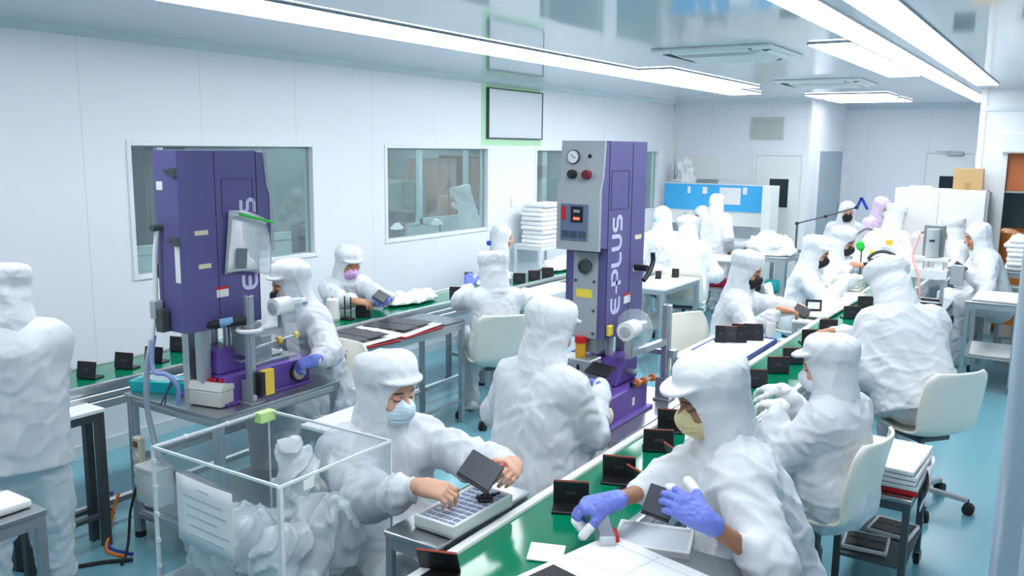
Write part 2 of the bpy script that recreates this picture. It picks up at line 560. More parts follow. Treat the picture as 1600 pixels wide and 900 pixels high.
struct('baseboard_far', MB().span((-3.25, YF - .015, 0), (-.98, YF, .09)), trim_m)
# windows of the left wall
for i, (a, b, z0, z1) in enumerate(WIN):
    f = MB(); t = .035
    for p, q in (((XL - .1, a, z0), (XL + .012, a + t, z1)), ((XL - .1, b - t, z0), (XL + .012, b, z1)),
                 ((XL - .1, a + t, z0), (XL + .012, b - t, z0 + t)), ((XL - .1, a + t, z1 - t), (XL + .012, b - t, z1))):
        f.span(p, q, bev=.004)
    fo = struct('window_%d' % (i + 1), f, frame_m)
    g = MB(); g.span((XL - .052, a + t, z0 + t), (XL - .046, b - t, z1 - t)); g.build('glass_pane', glass_m, fo)
    g = MB(); u = .01
    for p, q in (((XL - .046, a + t, z0 + t), (XL - .036, a + t + u, z1 - t)), ((XL - .046, b - t - u, z0 + t), (XL - .036, b - t, z1 - t)),
                 ((XL - .046, a + t, z0 + t), (XL - .036, b - t, z0 + t + u)), ((XL - .046, a + t, z1 - t - u), (XL - .036, b - t, z1 - t))): g.span(p, q)
    g.build('gasket', seal_m, fo)
# ---- back wall: door with a dark vision panel, hatch, return grille
def door(name, x0, x1, z1, y, pane, handle_x, closer=False):
    d = MB(); d.span((x0 - .05, y - .02, 0), (x0, y, z1 + .05)); d.span((x1, y - .02, 0), (x1 + .05, y, z1 + .05)); d.span((x0, y - .02, z1), (x1, y, z1 + .05))
    do = struct(name, d, frame_m)
    l = MB(); l.span((x0 + .004, y - .012, .01), (x1 - .004, y, z1 - .004), bev=.003); l.build('door_leaf', white_p, do)
    p = MB(); p.span((pane[0], y - .02, pane[2]), (pane[1], y - .012, pane[3])); p.build('vision_panel', mat('dark_glass', (.02, .03, .035), .08), do)
    q = MB(); e = .018
    q.span((pane[0] - e, y - .024, pane[2] - e), (pane[0], y - .01, pane[3] + e)); q.span((pane[1], y - .024, pane[2] - e), (pane[1] + e, y - .01, pane[3] + e))
    q.span((pane[0], y - .024, pane[3]), (pane[1], y - .01, pane[3] + e)); q.span((pane[0], y - .024, pane[2] - e), (pane[1], y - .01, pane[2]))
    q.build('panel_frame', frame_m, do)
    h = MB(); h.cyl((handle_x, y - .012, 1.0), (handle_x, y - .06, 1.0), .011); h.cyl((handle_x - .005, y - .055, 1.0), (handle_x + .11, y - .055, 1.0), .009); h.span((handle_x - .02, y - .018, .93), (handle_x + .02, y - .01, 1.06))
    h.build('door_handle', alu, do)
    if closer:
        c = MB(); c.span((x0 + .3, y - .07, z1 - .03), (x0 + .52, y - .012, z1 + .03), bev=.006); c.beam((x0 + .36, y - .06, z1 + .035), (x0 + .14, y - .1, z1 + .035), .02, .008); c.build('door_closer', alu_d, do)
    return do
door('door_1', -3.99, -3.33, 1.965, YB, (-3.775, -3.50, 1.22, 1.63), -3.9)
door('door_2', -2.02, -1.36, 2.02, YF, (-1.81, -1.52, 1.40, 1.675), -1.95, True)
h = MB(); h.span((-5.245, YB - .025, 1.59), (-4.52, YB, 1.95), bev=.004)
hatch = tag(h.build('serving_hatch', white_p), 'white raised hatch panel on the back wall above a grey slot', 'hatch', kind='thing')
h = MB(); h.span((-5.16, YB - .03, 1.50), (-4.56, YB, 1.588)); h.build('slot', mat('slot_grey', (.33, .36, .37), .5), hatch)
h = MB(); h.span((-4.10, YB - .02, 2.19), (-3.61, YB, 2.51), bev=.003)
gr = tag(h.build('return_grille', mat('grille_cream', srgb(196, 204, 200), .5)), 'pale grey rectangular air grille high on the back wall above the door', 'air grille', kind='thing')
h = MB()
for k in range(15): h.box((-3.855, YB - .022, 2.215 + k * .0195), (.45, .012, .006), RX(35))
h.build('louvre', mat('louvre_cream', srgb(205, 211, 208), .5), gr)
# step wall: glazed opening
f = MB()
for p, q in (((-3.25, 13.30, .02), (-3.235, 13.36, 2.09)), ((-3.25, 14.84, .02), (-3.235, 14.90, 2.09)), ((-3.25, 13.36, 2.03), (-3.235, 14.84, 2.09)), ((-3.25, 13.36, .02), (-3.235, 14.84, .08))): f.span(p, q)
dw = struct('door_3', f, frame_m)
g = MB(); g.span((-3.25, 13.36, .08), (-3.243, 14.84, 2.03)); g.build('door_leaf', mat('grey_blue_leaf', srgb(150, 168, 178), .25), dw)
g = MB(); g.span((-3.243, 14.74, 1.0), (-3.22, 14.77, 1.2), bev=.005); g.build('pull_handle', alu, dw)
# front wall: roller shutter box over an orange curtain window
f = MB(); f.span((-.74, YR - .16, 2.04), (.64, YR, 2.27), bev=.015)
sh = tag(f.build('roller_shutter', mat('shutter_cream', srgb(228, 234, 230), .45)), 'off-white shutter box over the orange doorway by the steel column', 'roller shutter')
for x in (-.745, .6):
    g = MB(); g.span((x, YR - .06, 0), (x + .07, YR, 2.04)); g.build('guide_rail', frame_m, sh)
g = MB(); g.span((-.675, YR + .03, 1.62), (.6, YR + .05, 2.05)); g.build('curtain', mat('orange_curtain', srgb(196, 112, 66), .5, bump=.05, bscale=20), sh)
g = MB(); g.span((-.675, YR + .02, 1.605), (.6, YR + .055, 1.625)); g.build('bottom_bar', alu_d, sh)
# what stands beyond that doorway
f = MB(); f.span((-.9, YR + .8, 0), (1.2, YR + .9, 2.3)); struct('wall_beyond', f, mat('beyond_grey', srgb(110, 130, 140), .6, var=.25, vscale=5))
f = MB(); f.span((-.70, YR + .25, 0), (.5, YR + .32, 1.17), bev=.006)
cbo = tag(f.build('orange_panel', mat('orange_board', srgb(206, 124, 44), .5)), 'orange board standing in the doorway under the roller shutter', 'board')
g = MB(); g.span((-.70, YR + .24, 1.17), (.5, YR + .33, 1.2)); g.build('top_rail', mat('brown_rail', srgb(150, 90, 50), .5), cbo)
# steel column in the right foreground
f = MB()
f.prism([(x * 1.0, y) for x, y in [(-.093 + .03 * (1 - math.cos(a)), 2.33 + .03 * (1 - math.sin(a))) for a in [k * math.pi / 12 for k in range(7)]] + [(.26, 2.33), (.26, 2.6), (-.093, 2.6)]], 2, 0, CZ)
col_o = struct('pillar_right', f, mat('satin_column', srgb(176, 192, 206), .3, .35, bump=.01, bscale=3))
f = MB(); f.span((-.03, 2.324, 0), (.012, 2.331, CZ)); f.build('painted_highlight', mat('column_highlight', srgb(205, 216, 226), .3), col_o)  # lighter band paints the column's highlight into its colour
# framed blank board with green tape on the left wall
b_root = thing('notice_board', 'white framed blank board edged with green tape high on the wall', 'notice board', (XL, 8.21, 2.12))
ky = 8.21
f = MB(); f.span((.0, -.54, .02), (.03, .54, .53), bev=.004); f.build('board_panel', mat('board_white', srgb(216, 222, 228), .35), b_root)
f = MB()
for p, q in (((0, -.552, .01), (.036, -.54, .54)), ((0, .54, .01), (.036, .552, .54)), ((0, -.54, .53), (.036, .54, .54)), ((0, -.54, .01), (.036, .54, .02))): f.span(p, q)
f.build('board_frame', mat('thin_dark_frame', srgb(70, 82, 86), .5), b_root)
f = MB()
for p, q in (((0, -.64, -.06), (.004, -.554, .60)), ((0, -.554, .542), (.004, .53, .60)), ((0, -.554, -.06), (.004, .57, .008))): f.span(p, q)
f.build('green_tape', mat('green_tape', srgb(182, 226, 184), .5), b_root)
f = MB(); f.span((0, -.035, -.055), (.012, .035, .055), bev=.003)
sw = tag(f.build('light_switch', white_p, loc=(XL, 8.19, 1.44)), 'small white switch on the wall between second and third windows', 'light switch')
f = MB(); f.box((.014, 0, 0), (.008, .022, .045), RY(6)); f.build('rocker', white_p, sw)

# ---------------------------------------------------------------- ceiling lights
far_diff = mat('far_light_diffuser', (0.9, 0.9, 0.9), 0.5, emit=(0.95, 0.968, 1.0), estr=PANEL_POWER * .45)
def light_panel(x0, x1, y0, y1, label, group, dm=None):
    cx, cy = (x0 + x1) / 2, (y0 + y1) / 2
    r = thing('ceiling_light', label, 'ceiling light', (cx, cy, CZ), 0, group)
    a, b = (x1 - x0) / 2, (y1 - y0) / 2
    f = MB(); t = .016
    f.span((-a, -b, -.010), (-a + t, b, 0)); f.span((a - t, -b, -.010), (a, b, 0)); f.span((-a + t, -b, -.010), (a - t, -b + t, 0)); f.span((-a + t, b - t, -.010), (a - t, b, 0))
    f.build('light_frame', mat('light_frame_grey', (.30, .34, .37), .5), r)
    f = MB(); f.span((-a + t * .6, -b + t * .6, -.016), (a - t * .6, b - t * .6, -.010)); f.build('diffuser', dm or diff_m, r, smooth=0)
for k in range(9):
    y = 2.73 + 1.2 * (k - 2) - 0.0
    light_panel(-3.87, -3.665, y + .0, y + 1.19, 'long bright ceiling light in the outer row nearest the windowed wall', 'outer ceiling light row by the windows')
    light_panel(-3.645, -3.425, y - .1, y + 1.09, 'long bright ceiling light in the inner row beside the windowed-wall row', 'inner ceiling light row by the windows')
light_panel(-3.41, -3.10, 7.35, 9.9, 'extra wide ceiling light joined to the far end of the windowed-wall rows', None)
for k in range(12):
    y = 13.9 - 1.2 * (k + 1)
    light_panel(-1.30, -1.10, y, y + 1.19, 'long bright ceiling light in the full-length row above the main conveyor', 'ceiling light row above the main conveyor')
for k in range(9):
    y = 10.45 - 1.2 * (k + 1)
    light_panel(-1.0, -.78, y, y + 1.19, 'long bright ceiling light in the shorter row nearest the steel column', 'ceiling light row nearest the steel column')
light_panel(-1.60, -1.315, 6.05, 8.95, 'short wide ceiling light touching the middle of the main conveyor row', None)
light_panel(-3.05, -2.05, 11.55, 12.35, 'crosswise ceiling light in the far corner, nearer of the two', None, far_diff)
light_panel(-3.05, -2.05, 12.6, 13.5, 'crosswise ceiling light in the far corner, the one deeper in the room', None, far_diff)
for k in range(3):  # unseen panels added to light the column side
    light_panel(.85, 1.0, -1.6 + 3.0 * k, -.4 + 3.0 * k, 'long added ceiling light outside the view, lighting the column side of the room', 'added unseen lights on the column side')

# ---------------------------------------------------------------- ceiling cassettes
def cassette(x, y, w, label):
    r = thing('air_conditioner', label, 'air conditioner', (x, y, CZ), math.radians(0), None)
    f = MB(); f.box((0, 0, -.012), (w, w, .024), bev=.01, seg=2); f.build('fascia', mat('cassette_cream', srgb(232, 236, 236), .45), r)
    a = w * .38
    f = MB(); f.prism([(-a, -.024), (a, -.024), (a * .8, -.055), (-a * .8, -.055)], 1, -a * .8, a * .8); f.build('intake_grille', mat('cassette_grey', srgb(218, 224, 224), .5), r)
    for k in range(4):
        R = RZ(90 * k)
        f = MB(); f.box(R @ Vector((0, w * .425, -.026)), (w * .66, w * .07, .006), R); f.build('air_slot', mat('slot_dark', (.10, .12, .12), .6), r)
        f = MB(); f.box(R @ Vector((0, w * .44, -.032)), (w * .64, w * .055, .006), R @ RX(22)); f.build('louvre_flap', mat('cassette_cream', (1, 1, 1)), r)
cassette(-2.24, 6.35, .86, 'square ceiling air cassette nearer the camera, between the light rows')
cassette(-2.30, 9.5, .86, 'square ceiling air cassette farther back, in front of the far crosswise lights')
# ---------------------------------------------------------------- furniture builders
def part(mb, name, m, root, **k):
    """geometry written in world coordinates, attached to an unrotated root (or to a part of one)"""
    top = root
    while top.parent is not None: top = top.parent
    return mb.build(name, m, parent=root, off=top.location, **k)
def conveyor(label, x0, x1, y0, y1, z, legs, near_rail):
    r = thing('conveyor', label, 'conveyor', ((x0 + x1) / 2, y0, 0))
    part(MB().span((x0 + .02, y0 + .04, z - .012), (x1 - .02, y1 - .04, z)), 'belt', green_belt, r, smooth=0)
    part(MB().span((x0 + .02, y0 + .02, z - .10), (x1 - .02, y1 - .02, z - .03)), 'belt_bed', alu_d, r)
    for sx, xa in ((-1, x0), (1, x1)):
        m = MB(); w = .04
        a, b = (xa - .012, xa + .022) if sx < 0 else (xa - .022, xa + .012)
        m.span((a, y0, z - .035), (b, y1, z + .012), bev=.006, seg=2)
        m.span((a, y0, z - .075), (b, y1, z - .042), bev=.003)
        m.span((a, y0, z - .125), (b, y1, z - .08), bev=.003)
        m.span((a + .008, y0, z - .12), (b - .008, y1, z - .03))
        part(m, 'side_rail', white_p if (near_rail and sx < 0) else alu, r)
    for e in (y0 + .045, y1 - .045):
        part(MB().cyl((x0 + .02, e, z - .045), (x1 - .02, e, z - .045), .04, n=20), 'end_roller', steel, r)
    for y in legs:
        for x in (x0 + .02, x1 - .02):
            g = part(MB().span((x - .02, y - .02, .02), (x + .02, y + .02, z - .11), bev=.003), 'leg', alu_d, r)
            part(MB().cyl((x, y, 0), (x, y, .02), .03, n=14), 'levelling_foot', rubber, g)
        part(MB().span((x0 + .03, y - .015, .22), (x1 - .03, y + .015, .25)), 'crossbar', alu_d, r)
    part(MB().span((x1 - .04, legs[0], .13), (x1 - .005, legs[-1], .165), bev=.003), 'stretcher', alu, r)
    return r
def table(name, label, cat, x0, x1, y0, y1, z, top_m, leg_m, lw=.03, tt=.02, shelf=None, shelf_m=None, casters=False, group=None, base=.0):
    r = thing(name, label, cat, ((x0 + x1) / 2, (y0 + y1) / 2, 0), 0, group)
    part(MB().span((x0, y0, z - tt), (x1, y1, z), bev=.003), 'table_top', top_m, r)
    c0 = .07 if casters else 0
    for x in (x0 + lw / 2 + .004, x1 - lw / 2 - .004):
        for y in (y0 + lw / 2 + .004, y1 - lw / 2 - .004):
            g = part(MB().span((x - lw / 2, y - lw / 2, c0), (x + lw / 2, y + lw / 2, z - tt), bev=.002), 'leg', leg_m, r)
            if casters:
                m = MB(); m.cyl((x - .012, y + .015, .032), (x + .012, y + .015, .032), .032, n=16); part(m, 'caster_wheel', rubber, g)
                m = MB(); m.span((x - .02, y - .012, .03), (x - .014, y + .03, .072)); m.span((x + .014, y - .012, .03), (x + .02, y + .03, .072)); m.span((x - .02, y - .015, .066), (x + .02, y + .03, .074)); part(m, 'caster_fork', steel, g)
    m = MB(); h = z - tt - .02
    m.span((x0 + lw, y0 + .006, h - .02), (x1 - lw, y0 + lw, h + .02)); m.span((x0 + lw, y1 - lw, h - .02), (x1 - lw, y1 - .006, h + .02))
    m.span((x0 + .006, y0 + lw, h - .02), (x0 + lw, y1 - lw, h + .02)); m.span((x1 - lw, y0 + lw, h - .02), (x1 - .006, y1 - lw, h + .02))
    part(m, 'apron', leg_m, r)
    if shelf: part(MB().span((x0 + .006, y0 + .006, shelf - .015), (x1 - .006, y1 - .006, shelf), bev=.002), 'shelf', shelf_m or top_m, r)
    else:
        m = MB(); m.span((x0 + .01, y0 + lw, .16), (x0 + lw, y1 - lw, .18)); m.span((x1 - lw, y0 + lw, .16), (x1 - .01, y1 - lw, .18)); m.span((x0 + lw, (y0 + y1) / 2 - .012, .16), (x1 - lw, (y0 + y1) / 2 + .012, .18))
        part(m, 'foot_rail', leg_m, r)
    return r

# ---------------------------------------------------------------- conveyors
conveyor('long green belt conveyor running from the camera to the far machines', -1.52, -1.14, .9, 9.3, .80, [1.3, 3.0, 4.7, 6.4, 8.9], True)
conveyor('green belt conveyor along the wall under the windows', -4.56, -4.16, 1.7, 8.2, .80, [2.2, 4.55, 6.0, 7.9], False)

# ---------------------------------------------------------------- shell chairs
def shell_mb():
    prof = [(.225, -.035), (.215, -.005), (.15, .004), (.05, -.012), (-.06, -.018), (-.14, -.006), (-.19, .03), (-.215, .09), (-.228, .17), (-.243, .26), (-.262, .345), (-.272, .385)]
    hw = [.165, .195, .212, .220, .222, .218, .214, .218, .224, .222, .208, .165]
    P = smoothpath([(y, w, z) for (y, z), w in zip(prof, hw)], 3)
    n = len(P)
    def f(u, v):
        i = min(int(round(u * (n - 1))), n - 1)
        y, w, z = P[i]
        s = v * 2 - 1
        t = min(max((u - .45) / .2, 0), 1)
        e = abs(s) ** 2.5
        return (s * w, y + e * .05 * t, z + e * .035 * (1 - t) - (.012 * (1 - abs(s) ** 4) if u < .05 else 0))
    return MB().grid(f, n, 13)
CHAIR = None
def chair(label, x, y, yaw, base_rot=0.0, seat=.47):
    global CHAIR
    rz = math.radians(yaw - 90)
    if CHAIR is not None:
        return dup(CHAIR, (x, y, 0), rz, label)
    r = thing('shell_chair', label, 'chair', (x, y, 0), rz, 'white shell chairs on wheels')
    shell_mb().xform(Matrix.Translation((0, 0, seat))).build('seat_shell', cream, r, smooth=60, thick=.014)
    m = MB(); m.box((0, 0, seat - .045), (.22, .2, .03), bev=.006); m.build('seat_plate', dark_steel, r)
    m = MB(); m.cyl((0, 0, .10), (0, 0, seat - .05), .018); m.cyl((0, 0, .10), (0, 0, .28), .027); m.build('gas_post', dark_steel, r)
    m = MB(); m.cyl((.05, .02, seat - .06), (.2, .05, seat - .075), .006); m.build('height_lever', black, r)
    for k in range(5):
        a = math.radians(72 * k + 18)
        c, s_ = math.cos(a), math.sin(a)
        m = MB(); m.beam((c * .02, s_ * .02, .105), (c * .27, s_ * .27, .082), .034, .026, bev=.005)
        g = m.build('base_leg', grey_p, r)
        m = MB(); t = (-s_, c)
        for sg in (-1, 1): m.cyl((c * .275 + t[0] * sg * .006, s_ * .275 + t[1] * sg * .006, .032), (c * .275 + t[0] * sg * .024, s_ * .275 + t[1] * sg * .024, .032), .032, n=18)
        m.cyl((c * .268, s_ * .268, .03), (c * .268, s_ * .268, .09), .009)
        m.build('caster', rubber, g)
    CHAIR = r
    return r

# ---------------------------------------------------------------- small folding black cases (the product)
case_face = mat('case_face', (.018, .018, .022), .3, bump=.02, bscale=200)
def case(label, x, y, z, rz, tilt=80, group=None, w=.125, h=.088, name='folding_case'):
    """two hinged leaves: one lying, one standing open at <tilt> degrees; local +y is the front"""
    r = thing(name, label, 'folding case', (x, y, z), math.radians(rz), group)
    m = MB(); m.box((0, .03, .005), (w, h * .85, .009), bev=.002); m.build('base_leaf', black, r)
    R = RX(tilt)
    c = R @ Vector((0, h / 2, 0)) + Vector((0, -.008, .009))
    m = MB(); m.box(c, (w, h, .008), R, bev=.002); lid = m.build('lid', case_face, r)
    m = MB(); m.box(R @ Vector((0, h + .001, 0)) + Vector((0, -.008, .009)), (w * .98, .0025, .007), R); m.build('red_edge', mat('case_red_edge', srgb(150, 58, 40), .45), lid)
    m = MB(); m.box(R @ Vector((0, h * .5, -.0045)) + Vector((0, -.008, .009)), (w * .3, .012, .0015), R); m.box(R @ Vector((0, h * .5, .0045)) + Vector((0, -.008, .009)), (w * .3, .012, .0015), R)
    m.build('latch', mat('case_latch', (.05, .05, .055), .5), lid)
    m = MB(); m.cyl((-w * .45, -.008, .008), (w * .45, -.008, .008), .005, n=10); m.build('hinge', black, r)
    return r
MG = 'black folding cases on the main conveyor'
ORD = ['first', 'second', 'third', 'fourth', 'fifth', 'sixth', 'seventh', 'eighth', 'ninth', 'tenth', 'eleventh', 'twelfth', 'thirteenth', 'fourteenth']
main = [(-1.47, 1.90, 200, 62), (-1.385, 2.54, 205, 84), (-1.36, 2.87, 200, 80), (-1.235, 2.80, 150, 70), (-1.36, 3.24, 28, 86), (-1.225, 3.10, 140, 70), (-1.43, 3.55, 200, 78), (-1.335, 4.46, 30, 82), (-1.32, 4.82, 32, 86),
        (-1.31, 5.09, 32, 84), (-1.36, 5.70, 32, 86), (-1.35, 6.12, 32, 86), (-1.33, 6.76, 32, 86), (-1.34, 7.3, 32, 86)]
for i, (x, y, rz, tl) in enumerate(main):
    case('black hinged case standing open on the main green belt, %s from the camera' % ORD[i], x, y, .80, rz, tl, MG)
LG = 'black folding cases on the wall-side conveyor'
left = [(-4.33, 2.535, 20, 78, 'nearest the person in white at the picture edge'), (-4.355, 2.77, 20, 80, 'second after the person at the edge of the view'), (-4.345, 2.95, 20, 80, 'third, before the pale hose'),
        (-4.46, 3.2, 20, 84, 'partly hidden by the hose of the left violet machine'), (-4.31, 4.66, 25, 84, 'beside the white thread cone'), (-4.24, 5.71, 30, 85, 'alone by the raised blue glove'),
        (-4.25, 6.70, 30, 85, 'first of three beyond the person on the white chair'), (-4.23, 6.93, 30, 85, 'middle of three beyond the person on the white chair'), (-4.23, 7.18, 30, 85, 'last of three beyond the person on the white chair')]
for x, y, rz, tl, s in left:
    case('black hinged case on wall-side belt, ' + s, x, y, .80, rz, tl, LG, w=.115, h=.085)

# ---------------------------------------------------------------- ultrasonic welding presses
label_w = mat('label_white', (.82, .83, .82), .5)
label_y = mat('label_yellow', srgb(236, 214, 70), .5)
label_c = mat('label_cream', srgb(226, 212, 176), .5)
letter_m = mat('lettering_lilac', srgb(206, 200, 236), .45)
panel_g = mat('control_grey', srgb(160, 168, 174), .42)
film = glass_mat('clear_film', (.93, .96, .98), .08, .25)
def ribbon(mb, pts, w, closed=False):
    pts = [Vector((p[0], p[1])) for p in pts]
    n = len(pts); L, Rr = [], []
    for i in range(n):
        d = (pts[min(i + 1, n - 1)] - pts[max(i - 1, 0)]).normalized()
        nn = Vector((-d.y, d.x)) * w / 2
        L.append(pts[i] + nn); Rr.append(pts[i] - nn)
    for i in range(n - 1):
        q = [L[i], L[i + 1], Rr[i + 1], Rr[i]]
        vb = [mb.bm.verts.new((p.x, p.y, 0)) for p in q]; vt = [mb.bm.verts.new((p.x, p.y, .0015)) for p in q]
        fs = [mb.bm.faces.new(vt)] + [mb.bm.faces.new((vb[k], vb[(k + 1) % 4], vt[(k + 1) % 4], vt[k])) for k in range(4)]
        mb._tag(fs)
def a2(cx, cy, r, a0, a1, n=7): return [(cx + r * math.cos(math.radians(a0 + (a1 - a0) * i / (n - 1))), cy + r * math.sin(math.radians(a0 + (a1 - a0) * i / (n - 1)))) for i in range(n)]
def lettering():
    """rounded stencil capitals, unit height, pen .2; baseline along x"""
    m = MB(); w = .19; x = 0
    ribbon(m, [(x + .72, .9)] + a2(x + .34, .6, .30, 90, 180) + a2(x + .34, .4, .30, 180, 270) + [(x + .72, .1)], w); ribbon(m, [(x + .14, .5), (x + .66, .5)], w); x += .92     # E
    ribbon(m, [(x - .02, .42), (x + .62, .42)], w * .8); x += .36                                                                              # dash running into the P
    ribbon(m, [(x + .1, 0), (x + .1, .9), (x + .44, .9)] + a2(x + .44, .64, .26, 90, -90) + [(x + .1, .38)], w); x += .86                     # P
    ribbon(m, [(x + .1, 1), (x + .1, .36)] + a2(x + .36, .36, .26, 180, 270) + [(x + .66, .1)], w); x += .76                                   # L
    ribbon(m, [(x + .1, 1), (x + .1, .38)] + a2(x + .39, .38, .28, 180, 360, 11) + [(x + .68, 1)], w); x += .86                                # U
    ribbon(m, [(x + .68, .9)] + a2(x + .3, .7, .2, 90, 270, 9) + a2(x + .5, .3, .2, 90, -90, 9) + [(x + .06, .1)], w)                          # S
    return m, x + .75
def welder(label, x, y, z, rz, top, tall_text, bw=.215, tz=.12):
    """front faces local -y; column on a violet base"""
    r = thing('ultrasonic_welder', label, 'welding machine', (x, y, z), math.radians(rz), 'violet ultrasonic welding presses')
    b0 = .38
    hw = .108
    m = MB(); m.prism([(-hw, .27), (-hw, -.14), (hw, -.14), (hw, .27), (hw * .8, .30), (-hw * .8, .30)], 2, b0, top)
    colm = m.build('column', purple_m, r)
    m = MB()
    for s in (-1, 1): m.span((s * (hw - .001), -.142, b0), (s * (hw + .0015), -.138, top - .005)); m.span((s * (hw - .001), .108, b0), (s * (hw + .0015), .111, top - .005))
    m.build('panel_seam', mat('seam_dark', (.02, .018, .04), .6), colm)
    m = MB()
    for s in (-1, 1):
        a, b, c, d = -.118, .07, top - .32, top - .14
        for p, q in (((a, c), (a + .004, d)), ((b, c), (b + .004, d)), ((a, c), (b, c + .004)), ((a, d), (b + .004, d + .004))):
            m.span((s * (hw - .001), p[0], p[1]), (s * (hw + .002), q[0], q[1]))
    m.build('hatch_outline', mat('hatch_line', srgb(62, 58, 104), .5), colm)
    # rear: hinges, labels, latch pocket
    m = MB()
    for zz in (top - .10, top - .42): m.span((-hw * .75, .298, zz), (-hw * .05, .312, zz + .012)); m.span((-hw * .8, .298, zz - .02), (-hw * .5, .316, zz + .02))
    m.build('rear_hinge', dark_steel, colm)
    MB().span((hw * .2, .299, top - .185), (hw * .62, .302, top - .145)).build('rear_label', label_w, colm); MB().span((-hw * .75, .299, b0 + .24), (-hw * .42, .302, b0 + .44)).build('rear_label', label_w, colm)
    for s in (-1, 1):
        MB().span((s * hw, .16, b0 + .46), (s * (hw + .0015), .235, b0 + .482)).build('side_label', label_c, colm)
        MB().span((s * hw, .15, b0 + .30), (s * (hw + .0015), .22, b0 + .322)).build('side_label', label_c, colm)
    for s in (-1, 1):
        MB().span((s * hw, .055, b0 + .15), (s * (hw + .0015), .125, b0 + .2)).build('warning_label', label_w, colm)
        MB().span((s * hw, .055, b0 + .188), (s * (hw + .0022), .125, b0 + .2)).build('warning_stripe', red_m, colm)
    # lettering on both flanks, reading upwards
    for s in (1, -1):
        m, ln = lettering()
        k = tall_text / ln
        M = Matrix(((0, 0, s, s * (hw + .0005)), (0, -s, 0, s * .07 + (-.06)), (1, 0, 0, b0 + tz), (0, 0, 0, 1))) @ Matrix.Diagonal((k, k * 1.02, 1, 1))
        m.xform(M); m.build('lettering', letter_m, colm)
    # front housing with grey control fascia
    zs = top - .50
    m = MB(); m.prism([(-.14, zs), (-.14, top - .005), (-.185, top - .01), (-.20, top - .17), (-.22, top - .22), (-.22, zs + .01)], 0, -hw, hw)
    hs = m.build('front_housing', purple_m, r)
    m = MB(); m.prism([(-.185, top), (-.201, top), (-.217, top - .17), (-.24, top - .225), (-.24, zs - .005), (-.22, zs - .005), (-.22, top - .22), (-.20, top - .17)], 0, -hw - .004, hw + .004)
    fa = m.build('control_fascia', panel_g, r)
    F = -.242
    m = MB(); m.lathe([(.03, 0), (.032, .008), (.028, .012)], (-.045, -.207, top - .075), (0, -1, .05), 24); m.build('pressure_gauge', white_p, fa)
    m = MB(); m.lathe([(.034, 0), (.034, .006), (.030, .014), (.029, .006)], (-.045, -.207, top - .075), (0, -1, .05), 24); m.box((-.042, -.2225, top - .072), (.03, .001, .003), RY(35)); m.build('gauge_ring', dark_steel, fa)
    for xx, mm in ((-.04, black), (.035, mat('dark_red_knob', srgb(110, 20, 34), .35))):
        m = MB(); m.lathe([(.012, 0), (.021, .004), (.021, .03), (.018, .036)], (xx, -.213, top - .155), (0, -1, .06), 20); m.build('selector_knob', mm, fa)
    m = MB(); m.lathe([(.009, 0), (.010, .004)], (.04, -.207, top - .07), (0, -1, .05), 16); m.build('lock_socket', black, fa)
    zc = zs + .115
    m = MB(); m.span((-.09, F - .003, zs + .04), (.055, F + .002, zs + .21), bev=.002); m.build('keypad', mat('keypad_blue', srgb(98, 116, 142), .45), fa)
    m = MB(); m.span((-.035, F - .006, zs + .125), (.03, F, zs + .2), bev=.002); m.build('display_window', mat('display_black', (.02, .02, .025), .2), fa)
    m = MB(); m.span((-.018, F - .0075, zs + .138), (.014, F - .005, zs + .15)); m.build('red_readout', mat('red_readout', (.9, .1, .05), .4, emit=(1, .12, .05), estr=1.5), fa)
    m = MB(); m.span((-.018, F - .0075, zs + .172), (.014, F - .005, zs + .184)); m.build('grey_readout', mat('grey_readout', (.35, .38, .42), .4), fa)
    m = MB(); m.span((-.083, F - .006, zs + .135), (-.062, F, zs + .198)); m.build('red_scale', red_m, fa)
    m = MB()
    for k in range(3): m.span((-.08 + k * .045, F - .006, zs + .055), (-.045 + k * .045, F - .002, zs + .085))
    m.build('key_buttons', mat('key_grey', srgb(66, 78, 98), .5), fa)
    # lower front strip with ram window
    m = MB(); m.span((-.065, -.152, b0), (.065, -.138, zs - .02), bev=.003); ls = m.build('front_strip', panel_g, r)
    m = MB(); m.lathe([(.036, 0), (.036, .012), (.028, .014), (.026, .004), (.01, .003)], (0, -.152, zs - .09), (0, -1, 0), 24); m.build('sight_port', dark_steel, ls)
    m = MB(); m.span((-.045, -.1545, zs - .24), (.04, -.151, zs - .20)); m.build('yellow_label', label_y, ls)
    m = MB()
    for dx, zz in ((-.05, zs - .16), (.05, zs - .16), (-.05, zs - .3), (.05, zs - .3), (.05, b0 + .03)): m.cyl((dx, -.152, zz), (dx, -.158, zz), .007, n=10)
    m.build('strip_screws', dark_steel, ls)
    # clamp lever on the flank
    s = 1
    m = MB(); m.cyl((s * hw, .17, top - .62), (s * (hw + .07), .17, top - .62), .016); m.tube(smoothpath([(s * (hw + .06), .15, top - .68), (s * (hw + .066), .19, top - .65), (s * (hw + .066), .24, top - .60), (s * (hw + .06), .25, top - .55)]), .012, 10)
    m.build('clamp_lever', black, r)
    m = MB(); m.span((hw, -.13, b0 + .02), (hw + .02, -.09, b0 + .07), bev=.003); m.build('limit_switch', label_y, r)
    # support pillar behind, ram, horn and tooling
    m = MB(); m.span((-.075, .15, .0), (-.025, .20, b0)); m.span((.025, .15, .0), (.075, .20, b0)); m.cyl((-.05, .03, .12), (-.05, .03, b0), .02); m.cyl((.05, .03, .12), (.05, .03, b0), .02); m.build('support_post', alu, r)
    m = MB(); m.span((-.055, -.13, b0 - .07), (.055, -.03, b0)); m.build('ram', alu_d, r)
    m = MB(); m.span((-.095, -.22, b0 - .24), (.075, -.10, b0 - .09), bev=.005)
    hn = m.build('horn_block', mat('horn_silver', srgb(176, 182, 186), .35, .6), r)
    m = MB()
